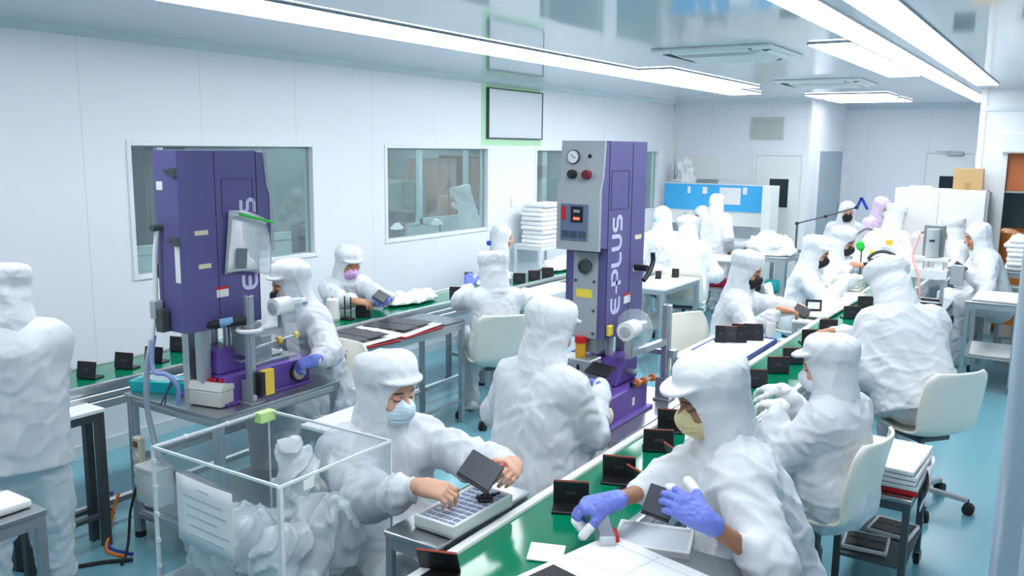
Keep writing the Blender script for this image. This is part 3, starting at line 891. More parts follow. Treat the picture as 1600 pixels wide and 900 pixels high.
    for xx in (-.05, .01): m.span((xx - .008, -.222, b0 - .215), (xx + .008, -.219, b0 - .115), bev=.003)
    m.build('horn_slot', black, hn)
    m = MB(); m.cyl((-.01, -.16, b0 - .09), (-.01, -.16, b0 - .02), .026); m.build('booster_barrel', mat('booster_amber', srgb(226, 170, 40), .4), r)
    m = MB(); m.cyl((-.01, -.16, b0 - .02), (-.01, -.16, b0 + .01), .03); m.build('booster_cap', red_m, r)
    # base
    m = MB(); m.prism([(-.42, 0), (.14, 0), (.14, .145), (-.42, .145)], 0, -bw, bw); m.prism([(.14, .146), (.14, .27), (.0, .27), (-.10, .146)], 0, -bw * .72, bw * .72)
    bmesh.ops.bevel(m.bm, geom=list(m.bm.edges), offset=.008, segments=1, affect='EDGES')
    m2 = m.build('machine_base', purple_l, r)
    m = MB(); m.span((-bw - .025, -.41, 0), (bw + .025, .16, .016), bev=.003); m.build('base_flange', purple_l, m2)
    for s in (-1, 1):
        m = MB(); m.lathe([(.055, -.004), (.055, .010), (.044, .012)], (s * bw, -.33, .075), (s, 0, 0), 28); m.build('switch_ring', black, m2)
        m = MB(); m.lathe([(.042, 0), (.042, .02), (.03, .03), (.001, .033)], (s * bw, -.33, .075), (s, 0, 0), 28); m.build('palm_button', mat('palm_cream', srgb(232, 222, 196), .4), m2)
    m = MB(); m.span((bw - .001, -.04, .05), (bw + .001, -.01, .09)); m.build('base_label', label_w, m2)
    m = MB(); m.span((-.13, -.36, .145), (.13, -.06, .165), bev=.003); an = m.build('anvil_plate', steel, r)
    m = MB(); m.span((-.08, -.3, .165), (.08, -.12, .18), bev=.004); m.cyl((.1, -.2, .165), (.1, -.2, .185), .012); m.build('nest', alu_d, an)
    m = MB(); m.span((-.17, .0, .20), (.20, .05, .212)); m.build('tool_bridge', alu, r)
    return r
WC = welder('violet welding press in the middle, grey controls facing the worker with raised hood back', -1.93, 3.78, .76, 0, 1.32, .47)
WL = welder('violet welding press on the left under the first window, seen from behind with taped bag', -3.55, 2.82, .78, 180, 1.235, .45, .16, .17)

# tables under the presses
def profile_table(label, x0, x1, y0, y1, z):
    r = thing('machine_table', label, 'machine table', ((x0 + x1) / 2, (y0 + y1) / 2, 0))
    part(MB().span((x0, y0, z - .012), (x1, y1, z), bev=.002), 'table_top', steel, r)
    def prof(a, b, w=.05):
        m = MB(); a, b = Vector(a), Vector(b)
        m.beam(a, b, w * .62, w, bev=.003); m.beam(a, b, w, w * .62, bev=.003)
        return m
    for x in (x0 + .03, x1 - .03):
        for y in (y0 + .03, y1 - .03):
            g = part(prof((x, y, .03), (x, y, z - .012)), 'leg', alu, r)
            part(MB().cyl((x, y, 0), (x, y, .03), .028, n=14), 'levelling_foot', rubber, g)
    for zz in (z - .04, .42, .13):
        for a, b in (((x0 + .05, y0 + .03, zz), (x1 - .05, y0 + .03, zz)), ((x0 + .05, y1 - .03, zz), (x1 - .05, y1 - .03, zz)), ((x0 + .03, y0 + .05, zz), (x0 + .03, y1 - .05, zz)), ((x1 - .03, y0 + .05, zz), (x1 - .03, y1 - .05, zz))):
            if zz == .42 and a[1] != b[1] and a[0] > x0 + .1: continue
            part(prof(a, b, .045), 'frame_bar', alu, r)
    part(MB().span((x0 + .05, y0 + .05, .155), (x1 - .05, y1 - .05, .165)), 'lower_shelf', alu_d, r)
    return r
TL = profile_table('aluminium profile table carrying the left violet press and turquoise tray', -4.0, -3.27, 2.53, 3.36, .78)
TC = profile_table('aluminium profile table under the middle violet press', -2.22, -1.60, 3.36, 4.28, .76)

# aluminium posts with film reels
def reel_stand(label, x, y, z, h, px, py, reel_z, group):
    r = thing('reel_stand', label, 'reel stand', (x, y, z), 0, group)
    m = MB(); m.box((0, 0, h / 2), (.045, .028, h), bev=.003); m.box((0, 0, h / 2), (.028, .045, h), bev=.003); m.build('post', alu, r)
    m = MB(); m.box((0, 0, .006), (.09, .09, .012), bev=.002); m.box((.0, -.026, .06), (.08, .006, .12), bev=.002); m.build('foot_bracket', alu_d, r)
    m = MB(); m.beam((0, 0, reel_z - .12), (px, py, reel_z - .12), .03, .03); m.beam((px, py, reel_z - .14), (px, py, reel_z), .025, .025); m.build('reel_arm', alu, r)
    d = Vector((px, py, 0)).normalized(); t = Vector((-d.y, d.x, 0))
    c = Vector((px, py, reel_z))
    ax = Vector((0, -1, 0))
    m = MB(); m.lathe([(.012, -.05), (.045, -.05), (.045, .05), (.012, .05)], c, ax, 24); sp = m.build('film_spool', white_p, r)
    m = MB(); m.lathe([(.025, .05), (.025, .06), (.012, .061)], c, ax, 18); m.build('hub_cap', grey_p, sp)
    m = MB(); m.lathe([(.095, -.056), (.095, -.052)], c, ax, 32); m.build('clear_flange', film, sp)
    m = MB(); m.cyl(c + Vector((0, .055, 0)), c + Vector((0, .12, 0)), .03, n=18); m.cyl(c + Vector((0, .12, 0)), c + Vector((0, .16, 0)), .022, n=18); m.build('spool_motor', alu, r)
    return r, c
s1, c1 = reel_stand('tall aluminium post with film reel beside the middle violet press', -1.70, 4.10, .76, .50, -.03, -.38, .43, 'film reel posts')
lo = (-.02, -.28, .10)
for off in (0, .07): MB().grid(lambda u, v: (c1.x + .005 + .035 * v + .02 * u, c1.y - .03 + off + .17 * u, c1.z - .03 - .25 * u), 8, 3).build('film_strip', film, s1)
RA, RB = Vector((-.01, -.36, .16)), Vector((.01, -.14, .155))
MB().cyl(RA, RB, .007).build('guide_rod', steel, s1)
for k in (0.12, .42, .8): MB().cyl(RA.lerp(RB, k), RA.lerp(RB, k + .08), .018).build('orange_collar', orange_m, s1)
MB().cyl(RA, RA + Vector((-.006, -.012, -.001)), .014).build('rod_end', black, s1)
m = MB(); m.beam((0, 0, .25), (-.12, 0.0, .25), .025, .025); m.box((.04, 0, .25), (.03, .05, .04), bev=.003); m.build('clamp_bar', alu, s1)
s2, c2 = reel_stand('aluminium post with white film reel in front of the left violet press', -3.33, 2.79, .78, .54, .05, .16, .47, 'film reel posts')
m = MB(); m.grid(lambda u, v: (c2.x + .03 + .02 * u, c2.y - .03 + .08 * v + .03 * u, c2.z - .02 - .26 * u), 8, 3); m.build('film_strip', film, s2)
m = MB(); m.tube(arc((0, 0, .37), .055, 0, 360, 25, 'xy')[:-1], .011, 10, closed=True); m.build('white_cable_loop', white_p, s2)
m = MB(); m.cyl((.0, .0, .27), (.02, .30, .30), .007); m.build('guide_rod', steel, s2)
for k in (.55, .9):
    p = Vector((0, 0, .27)).lerp(Vector((.02, .30, .30)), k)
    MB().cyl(p, p + Vector((.001, .022, .002)), .018).build('yellow_collar', yellow_m, s2)
m = MB(); m.cyl((.0, -.02, .42), (-.10, -.13, .405), .022); m.cyl((-.10, -.13, .405), (-.14, -.17, .40), .016); mo = m.build('sensor_barrel', black, s2)
m = MB(); m.cyl((-.04, -.062, .4165), (-.08, -.108, .409), .0235); m.build('blue_band', mat('sensor_blue', srgb(110, 160, 200), .4), mo)
m = MB(); m.cyl((-.14, -.17, .40), (-.15, -.18, .399), .010); m.build('violet_tip', purple_l, mo)
m = MB(); m.box((-.06, .03, .30), (.12, .09, .13), bev=.004); m.box((-.06, .03, .38), (.15, .07, .04), bev=.003); gbx = m.build('gear_box', alu_d, s2)
m = MB(); m.box((.045, .06, .10), (.035, .07, .13), bev=.004); ym = m.build('yellow_sensor_box', yellow_m, s2)
m = MB(); m.box((.045, .02, .10), (.038, .03, .12), bev=.002); m.build('sensor_face', black, ym)

# things on the left press table
bs = MB()
bs.prism([(-.16, 0), (.16, 0), (.175, .055), (-.175, .055)], 1, -.075, .075)
tr = tag(bs.build('turquoise_tray', teal_m, loc=(-3.87, 2.70, .781)), 'small turquoise plastic tray of bagged bits on the left press table', 'tray')
tr.rotation_euler = (0, 0, math.radians(25))
m = MB(); m.grid(lambda u, v: ((u - .5) * .3, (v - .5) * .12, .06 + .012 * math.sin(9 * u + 5 * v) * math.cos(7 * v)), 14, 8); m.build('clear_wrap', film, tr, thick=.002)
cb = thing('control_box', 'beige two-button control box with red buttons on the left press table', 'control box', (-3.47, 2.66, .781), math.radians(12))
m = MB(); m.box((0, 0, .04), (.19, .10, .075), bev=.004); m.build('box_body', mat('box_beige', srgb(214, 216, 208), .45), cb)
m = MB(); m.prism([(-.05, .082), (.05, .078), (.045, .105), (-.03, .12)], 0, -.1, .1); ld = m.build('box_lid', mat('box_beige', (1, 1, 1)), cb)
for xx, mm in ((-.055, black), (.0, red_m), (.02, red_m), (.06, red_m)):
    m = MB(); m.cyl((xx, .0, .11), (xx, .0, .132), .010, n=14); m.build('push_button', mm, ld)
# taped document bag on the flank of the left press
bag_m = glass_mat('clear_bag', (.93, .95, .97), .12, .38)
db = thing('document_bag', 'clear zip bag with a paper and green seal taped to the left press', 'zip bag', (-3.425, 2.86, 1.42), 0)
m = MB(); m.grid(lambda u, v: (.004 + .03 * math.sin(3 * v + u * 2) * u, -.13 + .26 * u + .04 * v + .05 * v * u, .31 * v - .02 * u - .05 * u * v + .015 * math.sin(4 * u)), 10, 10); m.build('bag_film', bag_m, db, thick=.003)
m = MB(); m.grid(lambda u, v: (.010 + .02 * math.sin(3 * v + u * 2) * u, -.12 + .17 * u + .045 * v, .012 + .255 * v - .05 * u * v), 6, 6); m.build('paper_sheet', paper, db, thick=.001)
m = MB(); m.grid(lambda u, v: (.034 + .004 * u, -.055 + .21 * u, .285 + .014 * v - .055 * u), 6, 3); m.build('green_zip', green_m, db, thick=.003)
m = MB(); m.box((.030, -.045, .075), (.006, .065, .10), RX(-6), bev=.004); m.build('dark_phone_shape', mat('phone_grey', (.16, .18, .21), .4), db)
# hoses of the left press
hs = MB(); P = [(-3.60, 2.50, 1.66), (-3.61, 2.485, 1.5), (-3.615, 2.48, 1.3), (-3.63, 2.46, 1.12), (-3.66, 2.45, 1.0), (-3.70, 2.46, .82), (-3.71, 2.48, .68), (-3.66, 2.50, .5), (-3.58, 2.62, .38)]
ho = part(MB().tube(smoothpath(P[:4], 8), .011, 10), 'white_line', white_p, thing('air_hose', 'pale ribbed air hose looping down behind the left violet press', 'hose', (-3.66, 2.46, .8)))
hr = ho.parent
part(MB().tube(smoothpath(P[3:], 8), .014, 10), 'ribbed_hose', mat('hose_grey', srgb(176, 184, 200), .35), hr)
part(MB().tube(smoothpath([(-3.625, 2.47, 1.14), (-3.63, 2.455, 1.05), (-3.61, 2.45, .97), (-3.54, 2.47, .96), (-3.51, 2.5, .90), (-3.54, 2.52, .80)], 8), .011, 10), 'blue_hose', mat('hose_blue', srgb(140, 156, 208), .35), hr)
part(MB().tube(smoothpath([(-3.53, 2.49, .95), (-3.56, 2.48, .88), (-3.62, 2.48, .795)], 6), .004, 6), 'thin_wire', mat('wire_violet', srgb(90, 80, 130), .5), hr)
part(MB().tube(smoothpath([(-3.54, 2.5, .92), (-3.58, 2.49, .86), (-3.63, 2.51, .79)], 6), .004, 6), 'thin_wire', MATS['wire_violet'], hr)
part(MB().span((-3.61, 2.47, 1.16), (-3.56, 2.515, 1.27), bev=.004), 'valve_block', dark_steel, hr); part(MB().span((-3.64, 2.462, 1.22), (-3.60, 2.51, 1.31), bev=.004), 'pale_valve', grey_p, hr); part(MB().cyl((-3.60, 2.53, 1.655), (-3.60, 2.47, 1.655), .017), 'elbow_fitting', dark_steel, hr)
# power strip, junction box, cables by the left press
ps = thing('power_strip', 'cream socket strip fixed upright on the left press table leg', 'power strip', (-3.86, 2.505, .30))
m = MB(); m.span((-3.89, 2.49, .30), (-3.83, 2.527, .58), bev=.006); part(m, 'strip_body', mat('strip_cream', srgb(222, 218, 196), .45), ps)
for k in range(3): part(MB().lathe([(.021, 0), (.021, .006), (.017, .003)], (-3.86, 2.49, .36 + .06 * k), (0, -1, 0), 18), 'socket', white_p, ps)
part(MB().span((-3.875, 2.484, .53), (-3.845, 2.492, .56), bev=.002), 'rocker_switch', mat('switch_brown', srgb(120, 80, 40), .4), ps)
jb = thing('junction_box', 'off-white electric box mounted on the side of the left press table', 'junction box', (-3.70, 2.50, .28))
part(MB().span((-3.79, 2.43, .28), (-3.61, 2.527, .46), bev=.01, seg=2), 'box_body', mat('strip_cream2', srgb(222, 224, 220), .45), jb)
part(MB().span((-3.785, 2.422, .45), (-3.615, 2.527, .475), bev=.006), 'box_lid', mat('strip_cream2', (1, 1, 1)), jb)
def cable(label, pts, r, m, cat='cable', group=None):
    c = MB().tube(smoothpath(pts, 10), r, 8).build('cable', m)
    return tag(c, label, cat, group)
cg = 'floor cables by the left press'
cable('blue cable looping on the floor beside the left press table', [(-4.6, 2.80, .008), (-4.45, 2.62, .07), (-4.3, 2.62, .02), (-4.2, 2.5, .16), (-4.12, 2.48, .20), (-4.06, 2.42, .08), (-3.96, 2.38, .008), (-3.80, 2.40, .008)], .008, blue_m, group=cg)
cable('orange-red cable arching over the black one at the left press table', [(-4.08, 2.52, .22), (-4.06, 2.47, .15), (-4.02, 2.42, .06), (-3.94, 2.35, .009), (-3.80, 2.36, .009)], .008, orange_m, group=cg)
cable('thick black cable lying across the teal floor at left', [(-4.25, 1.96, .01), (-4.05, 2.02, .01), (-3.92, 2.14, .01), (-3.84, 2.26, .01), (-3.74, 2.36, .012)], .010, rubber, group=cg)
cable('black cable hanging from the cream socket strip', [(-3.85, 2.478, .33), (-3.875, 2.45, .2), (-3.86, 2.42, .06), (-3.80, 2.36, .012), (-3.74, 2.30, .012)], .007, rubber, group=cg)

v = Vol((-3.45, 3.15, .35), (-3.10, 3.60, .85), .01)
v.ell((-3.235, 3.36, .58), (.06, .10, .17), None, 0); v.cap((-3.25, 3.36, .70), (-3.262, 3.36, .765), .035, .02, .03)
v.rough(lambda P: .014 * crease(P, .06, 71) + .008 * wave(P, .1, 72), .1)
tag(v.mesh('plastic_bag', glass_mat('hanging_bag', (.92, .95, .97), .15, .4), None, (-3.235, 3.36, .40)), 'clear plastic bag hanging from the end of the left press table', 'plastic bag')
# ---------------------------------------------------------------- clear acrylic bin with plastic bags, in the left foreground
ax0, ax1, ay0, ay1, az0, az1 = -2.42, -1.83, 1.62, 2.10, .62, 1.08
acr = glass_mat('acrylic', (.955, .975, .98), .03, .02)
edge_m = mat('acrylic_edge', (.80, .86, .88), .25, alpha=.85)
table('side_table', 'low steel table under the clear acrylic bin', 'table', ax0 - .03, ax1 + .02, ay0 - .05, ay1 + .03, az0 - .004, steel, alu_d, .03)
bn = thing('acrylic_bin', 'clear open acrylic bin with white notice, filled with plastic bags', 'acrylic bin', ((ax0 + ax1) / 2, (ay0 + ay1) / 2, az0))
t = .005
for p, q in (((ax0, ay0, az0), (ax1, ay0 + t, az1)), ((ax0, ay1 - t, az0), (ax1, ay1, az1)), ((ax0, ay0 + t, az0), (ax0 + t, ay1 - t, az1)), ((ax1 - t, ay0 + t, az0), (ax1, ay1 - t, az1))):
    part(MB().span(p, q), 'clear_side', acr, bn, smooth=0)
part(MB().span((ax0 + t, ay0 + t, az0), (ax1 - t, ay1 - t, az0 + t)), 'clear_floor', acr, bn, smooth=0)
m = MB(); e = .0045
for (x, y, th) in ((ax0, ay0, 1.1), (ax1, ay0, 1.5), (ax0, ay1, .6), (ax1, ay1, .6)): m.span((x - e * th, y - e * th, az0), (x + e * th, y + e * th, az1))
for p, q in (((ax0, ay0), (ax1, ay0)), ((ax0, ay1), (ax1, ay1)), ((ax0, ay0), (ax0, ay1)), ((ax1, ay0), (ax1, ay1))): m.beam((*p, az1), (*q, az1), .008, .008)
part(m, 'polished_edge', edge_m, bn)
for k in range(5): part(MB().span((ax0 - .004, ay0 - .006, az0 + .05 + k * .09), (ax0 + .018, ay0, az0 + .062 + k * .09)), 'corner_clip', white_p, bn)
for k in range(2): part(MB().span((ax0 - .006, ay0 + .12 + k * .17, az1 - .004), (ax0 + .006, ay0 + .132 + k * .17, az1 + .006)), 'corner_clip', white_p, bn)
part(MB().span((ax0 - .006, ay1 - .06, az1 - .03), (ax0 + .03, ay1 + .008, az1 + .006)), 'green_tag', mat('tag_green', srgb(196, 232, 150), .6), bn)
part(MB().span((ax1 + .001, ay0 + .09, az1 - .04), (ax1 + .003, ay0 + .13, az1 - .01)), 'white_sticker', paper, bn)
m = MB(); m.grid(lambda u, v: (ax0 + .12 + .265 * u, ay0 - .004 - .006 * math.sin(u * 3), az1 - .055 - .225 * v - .012 * u), 6, 6); nt_ = part(m, 'notice_sheet', paper, bn, thick=.001)
m = MB(); gr_ = mat('faint_print', srgb(188, 196, 206), .7)
for k, (a, b) in enumerate(((.4, .62), (.15, .85), (.2, .9), (.2, .75), (.25, .95), (.25, .85))): m.box((ax0 + .12 + .265 * (a + b) / 2, ay0 - .0105, az1 - .085 - .031 * k - .012 * (a + b) / 2), (.265 * (b - a), .001, .0045), RY(2.6))
part(m, 'faint_lines', gr_, nt_)
bag2 = glass_mat('milky_bag', (.94, .96, .98), .2, .5)
def bag(label, c, rad, seed, tilt=0, h=.008):
    v = Vol([c[i] - max(rad) * 1.4 for i in range(3)], [c[i] + max(rad) * 1.4 for i in range(3)], h)
    R = np.array(RZ(tilt))
    v.ell(c, rad, R, 0)
    v.rough(lambda P: .018 * crease(P, .07, seed) + .012 * wave(P, .12, seed + 1), .12)
    o = v.mesh('plastic_bag', bag2, None, (c[0], c[1], c[2] - rad[2]))
    return tag(o, label, 'plastic bag', 'white plastic bags in the acrylic bin')
bag('crumpled clear bag under the notice at the near corner of the bin', (-2.24, 1.77, .745), (.145, .12, .115), 3, 10)
bag('crumpled clear bag against the conveyor-side wall of the acrylic bin', (-1.985, 1.78, .74), (.12, .12, .11), 8, 30)
bag('crumpled clear bag at the back of the acrylic bin', (-2.0, 1.965, .76), (.125, .10, .13), 12, 0)
bag('upright bag neck sticking up in the middle of the acrylic bin', (-2.13, 1.96, .90), (.065, .05, .17), 17, 20)
bag('flat clear bag lying on top at the window side of the bin', (-2.32, 1.95, .70), (.07, .11, .07), 21, 0)

# ---------------------------------------------------------------- near work places along the main conveyor
def tray(name, label, x, y, z, w, d, h, rz, body_m, cat='tray', cells=None, inner=None, group=None):
    r = thing(name, label, cat, (x, y, z), math.radians(rz), group)
    t = .012
    m = MB()
    m.span((-w / 2, -d / 2, 0), (w / 2, d / 2, h * .35), bev=.003)
    for p, q in (((-w / 2, -d / 2, 0), (w / 2, -d / 2 + t, h)), ((-w / 2, d / 2 - t, 0), (w / 2, d / 2, h)), ((-w / 2, -d / 2 + t, 0), (-w / 2 + t, d / 2 - t, h)), ((w / 2 - t, -d / 2 + t, 0), (w / 2, d / 2 - t, h))): m.span(p, q, bev=.003)
    m.build('tray_body', body_m, r)
    if inner: MB().span((-w / 2 + t, -d / 2 + t, h * .36), (w / 2 - t, d / 2 - t, h * .8)).build('liner', inner, r)
    if cells:
        nx, ny, cm = cells
        m = MB(); cw, cd = (w - 2 * t) / nx, (d - 2 * t) / ny
        for i in range(nx):
            for j in range(ny): m.box((-w / 2 + t + (i + .5) * cw, -d / 2 + t + (j + .5) * cd, h * .8 + .001), (cw * .8, cd * .55, .003))
        m.build('cell_grid', cm, r)
    return r
table('side_table', 'small steel ledge table between the surgical-masked worker and the belt', 'table', -1.76, -1.545, 1.98, 2.52, .83, steel, alu_d, .025)
t6 = tray('part_tray', 'white tray of pale components in front of the surgical-masked worker', -1.605, 2.21, .832, .165, .325, .045, -2, white_p, inner=mat('tray_pale', srgb(214, 222, 236), .5), cells=(4, 10, mat('cell_blue', srgb(128, 140, 168), .5)))
m = MB()
for k in range(14): m.box((.0 + rnd.random() * .06, .05 + rnd.random() * .08, .04 + rnd.random() * .012), (.03, .006, .006), RZ(rnd.random() * 180))
m.build('dark_components', black, t6)
table('side_table', 'white-topped steel stand beside the surgical-masked worker', 'table', -3.07, -2.62, 2.86, 3.34, .70, white_p, steel, .03)
case('black case with red edge on the white-topped steel stand', -2.80, 3.08, .701, 60, 60, w=.13, h=.09)
tray('parts_bin', 'white open bin under the yellow-masked worker\'s right wrist', -1.01, 2.40, .80, .24, .18, .05, 16, white_p, inner=mat('bin_grey', srgb(206, 212, 222), .5))
table('work_table', 'steel work table at the near right under the white card tray', 'table', -1.10, -.30, 1.35, 2.42, .828, steel, alu_d, .03)
bd = thing('card_tray', 'large white ruled card tray in the near foreground', 'card tray', (-.895, 1.975, .83), math.radians(-14))
m = MB(); m.span((-.30, -.34, 0), (.34, .28, .030), bev=.004); m.build('tray_board', paper, bd)
m = MB(); lg = mat('card_line', srgb(204, 210, 220), .7)
for k in range(4): m.span((-.28, -.22 + k * .15, .030), (.32, -.217 + k * .15, .0308))
for k in range(3): m.span((-.10 + k * .2, -.32, .030), (-.097 + k * .2, .26, .0308))
m.build('ruled_lines', lg, bd)
m = MB(); m.span((-.27, -.14, .0301), (-.13, -.01, .036), bev=.002); m.build('dark_pad', black, bd)
fx = thing('clamp_fixture', 'small aluminium clamp fixture under the gloved fingers by the belt', 'fixture', (-1.135, 2.30, .832), math.radians(35))
m = MB(); m.box((0, 0, .03), (.05, .17, .055), bev=.004); m.box((0, .09, .045), (.045, .03, .08), bev=.003); m.build('fixture_body', alu, fx)
m = MB(); m.box((.03, -.03, .035), (.02, .06, .03), bev=.003); m.build('red_stop', red_m, fx)
m = MB(); m.cyl((-.02, .07, .0), (-.02, .07, .09), .012); m.cyl((-.04, .10, .0), (-.04, .10, .07), .010); m.build('clamp_pin', steel, fx)
m = MB(); m.box((0, 0, .002), (.11, .08, .004)); nc = tag(m.build('note_card', paper, loc=(-1.265, 2.17, .812)), 'blank white note card leaning at the edge of the green belt', 'card'); nc.rotation_euler = (math.radians(14), math.radians(0), math.radians(20))

# cart of trays behind the seated worker at right
ct = table('trolley', 'steel trolley loaded with white trays beside the right-hand seated worker', 'trolley', -.80, -.48, 4.02, 4.56, .52, steel, dark_steel, .03, shelf=.20, shelf_m=dark_steel, casters=True)
for k in range(5):
    r = tray('stacked_tray', 'white shallow tray in the trolley stack, %s from the bottom' % ORD[k], -.63 + .008 * (k % 2), 4.29, .521 + k * .024, .31, .44, .022, 2 - k * 1.2, white_p if k else red_m, inner=paper, group='trays on the trolley')
pg = thing('hanging_paper', 'torn white paper hanging from the trolley edge', 'paper', (-.46, 4.3, .40))
m = MB(); m.grid(lambda u, v: (-.455 + .02 * math.sin(4 * v + 3 * u), 4.22 + .20 * u + .02 * v, .62 - .20 * v - .05 * abs(math.sin(5 * u)) * v), 9, 7); part(m, 'paper_sheet', paper, pg, thick=.001)
for k, (x, y, rz) in enumerate(((-.68, 4.18, 5), (-.60, 4.42, -6))):
    r = tray('dark_tray', 'dark panel tray on the lower trolley shelf, %s' % ('nearer the camera' if k == 0 else 'farther from the camera'), x, y, .201, .2, .2, .02, rz, paper, inner=mat('dark_panel', (.03, .024, .026), .35), cells=(2, 2, mat('dark_cell', (.045, .035, .036), .3)))

# left bench with red-edged trays
table('side_table', 'aluminium bench holding the red-edged trays before the wall-side belt', 'table', -4.12, -3.70, 3.82, 5.1, .77, alu, alu, .035)
for k, (y, lb) in enumerate(((4.10, 'nearer the camera'), (4.56, 'farther from the camera'))):
    r = thing('panel_tray', 'red-edged tray of dark panels on the aluminium bench, %s' % lb, 'panel tray', (-3.90, y, .771), math.radians(-8 + 10 * k))
    MB().span((-.24, -.22, 0), (.24, .22, .018), bev=.004).build('tray_board', mat('tray_red', srgb(168, 44, 50), .5), r)
    m = MB(); m.grid(lambda u, v: (-.235 + .47 * u, -.215 + .43 * v, .022 + .02 * v * u + .006 * math.sin(5 * u)), 8, 6); m.build('paper_liner', paper, r, thick=.003)
    m = MB()
    for i in range(3):
        for j in range(2): m.box((-.13 + .125 * i, -.07 + .16 * j, .036 + .004 * i + .006 * j), (.118, .15, .006), RX(2))
    m.build('dark_panels', mat('panel_dark', srgb(66, 62, 70), .35), r)
r = thing('panel_tray', 'grey flat tray at the end of the aluminium bench', 'panel tray', (-3.90, 4.97, .771), 0)
MB().span((-.2, -.12, 0), (.2, .12, .016), bev=.003).build('tray_board', mat('tray_grey', srgb(112, 122, 134), .4), r)
# thread cone
tc = thing('thread_cone', 'white cone of thread on the wall-side belt by the pink-masked worker', 'thread cone', (-4.40, 4.44, .80))
MB().lathe([(.045, 0), (.045, .012), (.052, .015), (.043, .15), (.034, .16), (.014, .165)], (0, 0, 0), (0, 0, 1), 24).build('thread', mat('thread_white', srgb(232, 226, 224), .8, bump=.3, bscale=200), tc)
MB().lathe([(.012, .16), (.012, .18)], (0, 0, 0), (0, 0, 1), 12).build('core', grey_p, tc)
st = thing('pin_stand', 'black pin stand beside the white thread cone', 'pin stand', (-4.33, 4.52, .80))
m = MB(); m.box((0, 0, .008), (.09, .06, .016), bev=.003); m.build('stand_base', black, st)
for dx in (-.03, .03): MB().cyl((dx, 0, .01), (dx, 0, .17), .005).build('pin', black, st)
# table beyond the person on the white chair, with sheet and cloth bundles
table('side_table', 'white-topped table draped with clear sheeting near the wall-side belt', 'table', -4.10, -3.74, 5.92, 7.1, .78, white_p, alu, .03)
m = MB(); m.grid(lambda u, v: (-3.735 + .16 * v ** 2 + .02 * math.sin(9 * u + 3 * v) * v, 5.95 + 1.05 * u, .785 - .62 * v), 24, 10)
tag(m.build('plastic_sheet', glass_mat('blue_sheet', (.78, .88, .96), .15, .35), thick=.002), 'pale blue clear sheet hanging from the white-topped table', 'plastic sheet')
cloth_m = mat('folded_cloth', (.86, .87, .88), .85, bump=.15, bscale=40)
def cloth_stack(label, x, y, z, w, d, layers, lh, seed, group=None, name='cloth_stack'):
    r = thing(name, label, 'folded cloth', (x, y, z), 0, group)
    rr = random.Random(seed)
    for k in range(layers):
        m = MB(); m.box((rr.uniform(-.012, .012), rr.uniform(-.012, .012), lh * (k + .5)), (w * rr.uniform(.93, 1), d * rr.uniform(.93, 1), lh * .96), RZ(rr.uniform(-3, 3)), bev=lh * .45, seg=3)
        m.build('folded_layer', cloth_m, r)
    return r
table('shelf_stand', 'white stand by the third window carrying folded garments', 'stand', -5.22, -4.86, 8.10, 8.80, .98, white_p, white_p, .03)
cloth_stack('tall stack of folded white garments under the third window', -5.03, 8.42, .981, .30, .5, 9, .05, 1)
def mound(name, label, c, rad, seed, m, cat, h=.012, amp=.02, R=None, cut=True):
    v = Vol([c[i] - max(rad) * 1.35 for i in range(3)], [c[i] + max(rad) * 1.35 for i in range(3)], h)
    v.ell(c, rad, R, 0)
    v.rough(lambda P: amp * crease(P, rad[0] * .6, seed) + amp * wave(P, rad[0] * .9, seed + 1), .15)
    if cut: v.half((c[0], c[1], c[2]), (0, 0, -1), v.lo, v.lo + np.array(v.n) * v.h)
    return tag(v.mesh(name, m, None, (c[0], c[1], c[2])), label, cat)
mound('cloth_bundle', 'loose white cloth bundle beyond the raised blue glove', (-4.42, 5.35, .815), (.14, .28, .06), 4, cloth_m, 'cloth bundle')
mound('cloth_bundle', 'white cloth bundle on the wall-side belt end by the violet press', (-4.40, 7.75, .815), (.13, .3, .10), 6, cloth_m, 'cloth bundle')
mound('cloth_bundle', 'white cloth heap between the two seated workers by the wall', (-4.45, 6.55, .815), (.10, .26, .11), 9, cloth_m, 'cloth bundle')

# small steel step table between the left person and the press
table('side_table', 'steel side table with a white sheet at the far left', 'table', -4.145, -3.99, 1.98, 2.42, .73, paper, dark_steel, .04)
table('side_table', 'corner of a steel table at the bottom left of the view', 'table', -3.45, -2.80, 1.24, 1.47, .83, steel, alu_d, .03)
m = MB(); m.box((0, 0, .014), (.16, .12, .028), bev=.01, seg=2)
tag(m.build('cloth_pad', cloth_m, loc=(-2.93, 1.39, .831)), 'white folded wipe on the corner table at bottom left', 'folded cloth')

# blue tray of black parts and white boards along the belt
table('side_table', 'steel ledge under the blue tray left of the main belt', 'table', -2.02, -1.55, 4.95, 5.82, .775, alu, alu_d, .03)
tray('part_tray', 'blue-rimmed tray of standing black cases beside the main belt', -1.76, 5.40, .776, .36, .62, .03, 0, mat('tray_blue', srgb(36, 62, 150), .4), inner=paper)
for k, (x, y, rz, tl) in enumerate(((-1.86, 5.40, 25, 84), (-1.81, 5.44, 25, 96), (-1.79, 5.52, 20, 84), (-1.75, 5.47, 30, 80), (-1.73, 5.57, 25, 78), (-1.68, 5.60, 28, 70))):
    case('black folding case standing in the blue-rimmed tray, %s from its window-side end' % ORD[k], x, y, .802, rz, tl, 'black cases in the blue tray', w=.075, h=.10)
m = MB(); m.lathe([(.03, 0), (.034, .10), (.032, .10), (.028, .004)], (0, 0, 0), (0, 0, 1), 20); tag(m.build('paper_cup', white_p, loc=(-1.64, 5.75, .80)), 'white cup standing by the blue-rimmed tray', 'cup')
table('side_table', 'white-topped ledge in front of the two black-masked workers', 'table', -1.70, -1.545, 6.5, 8.3, .79, white_p, alu_d, .03)
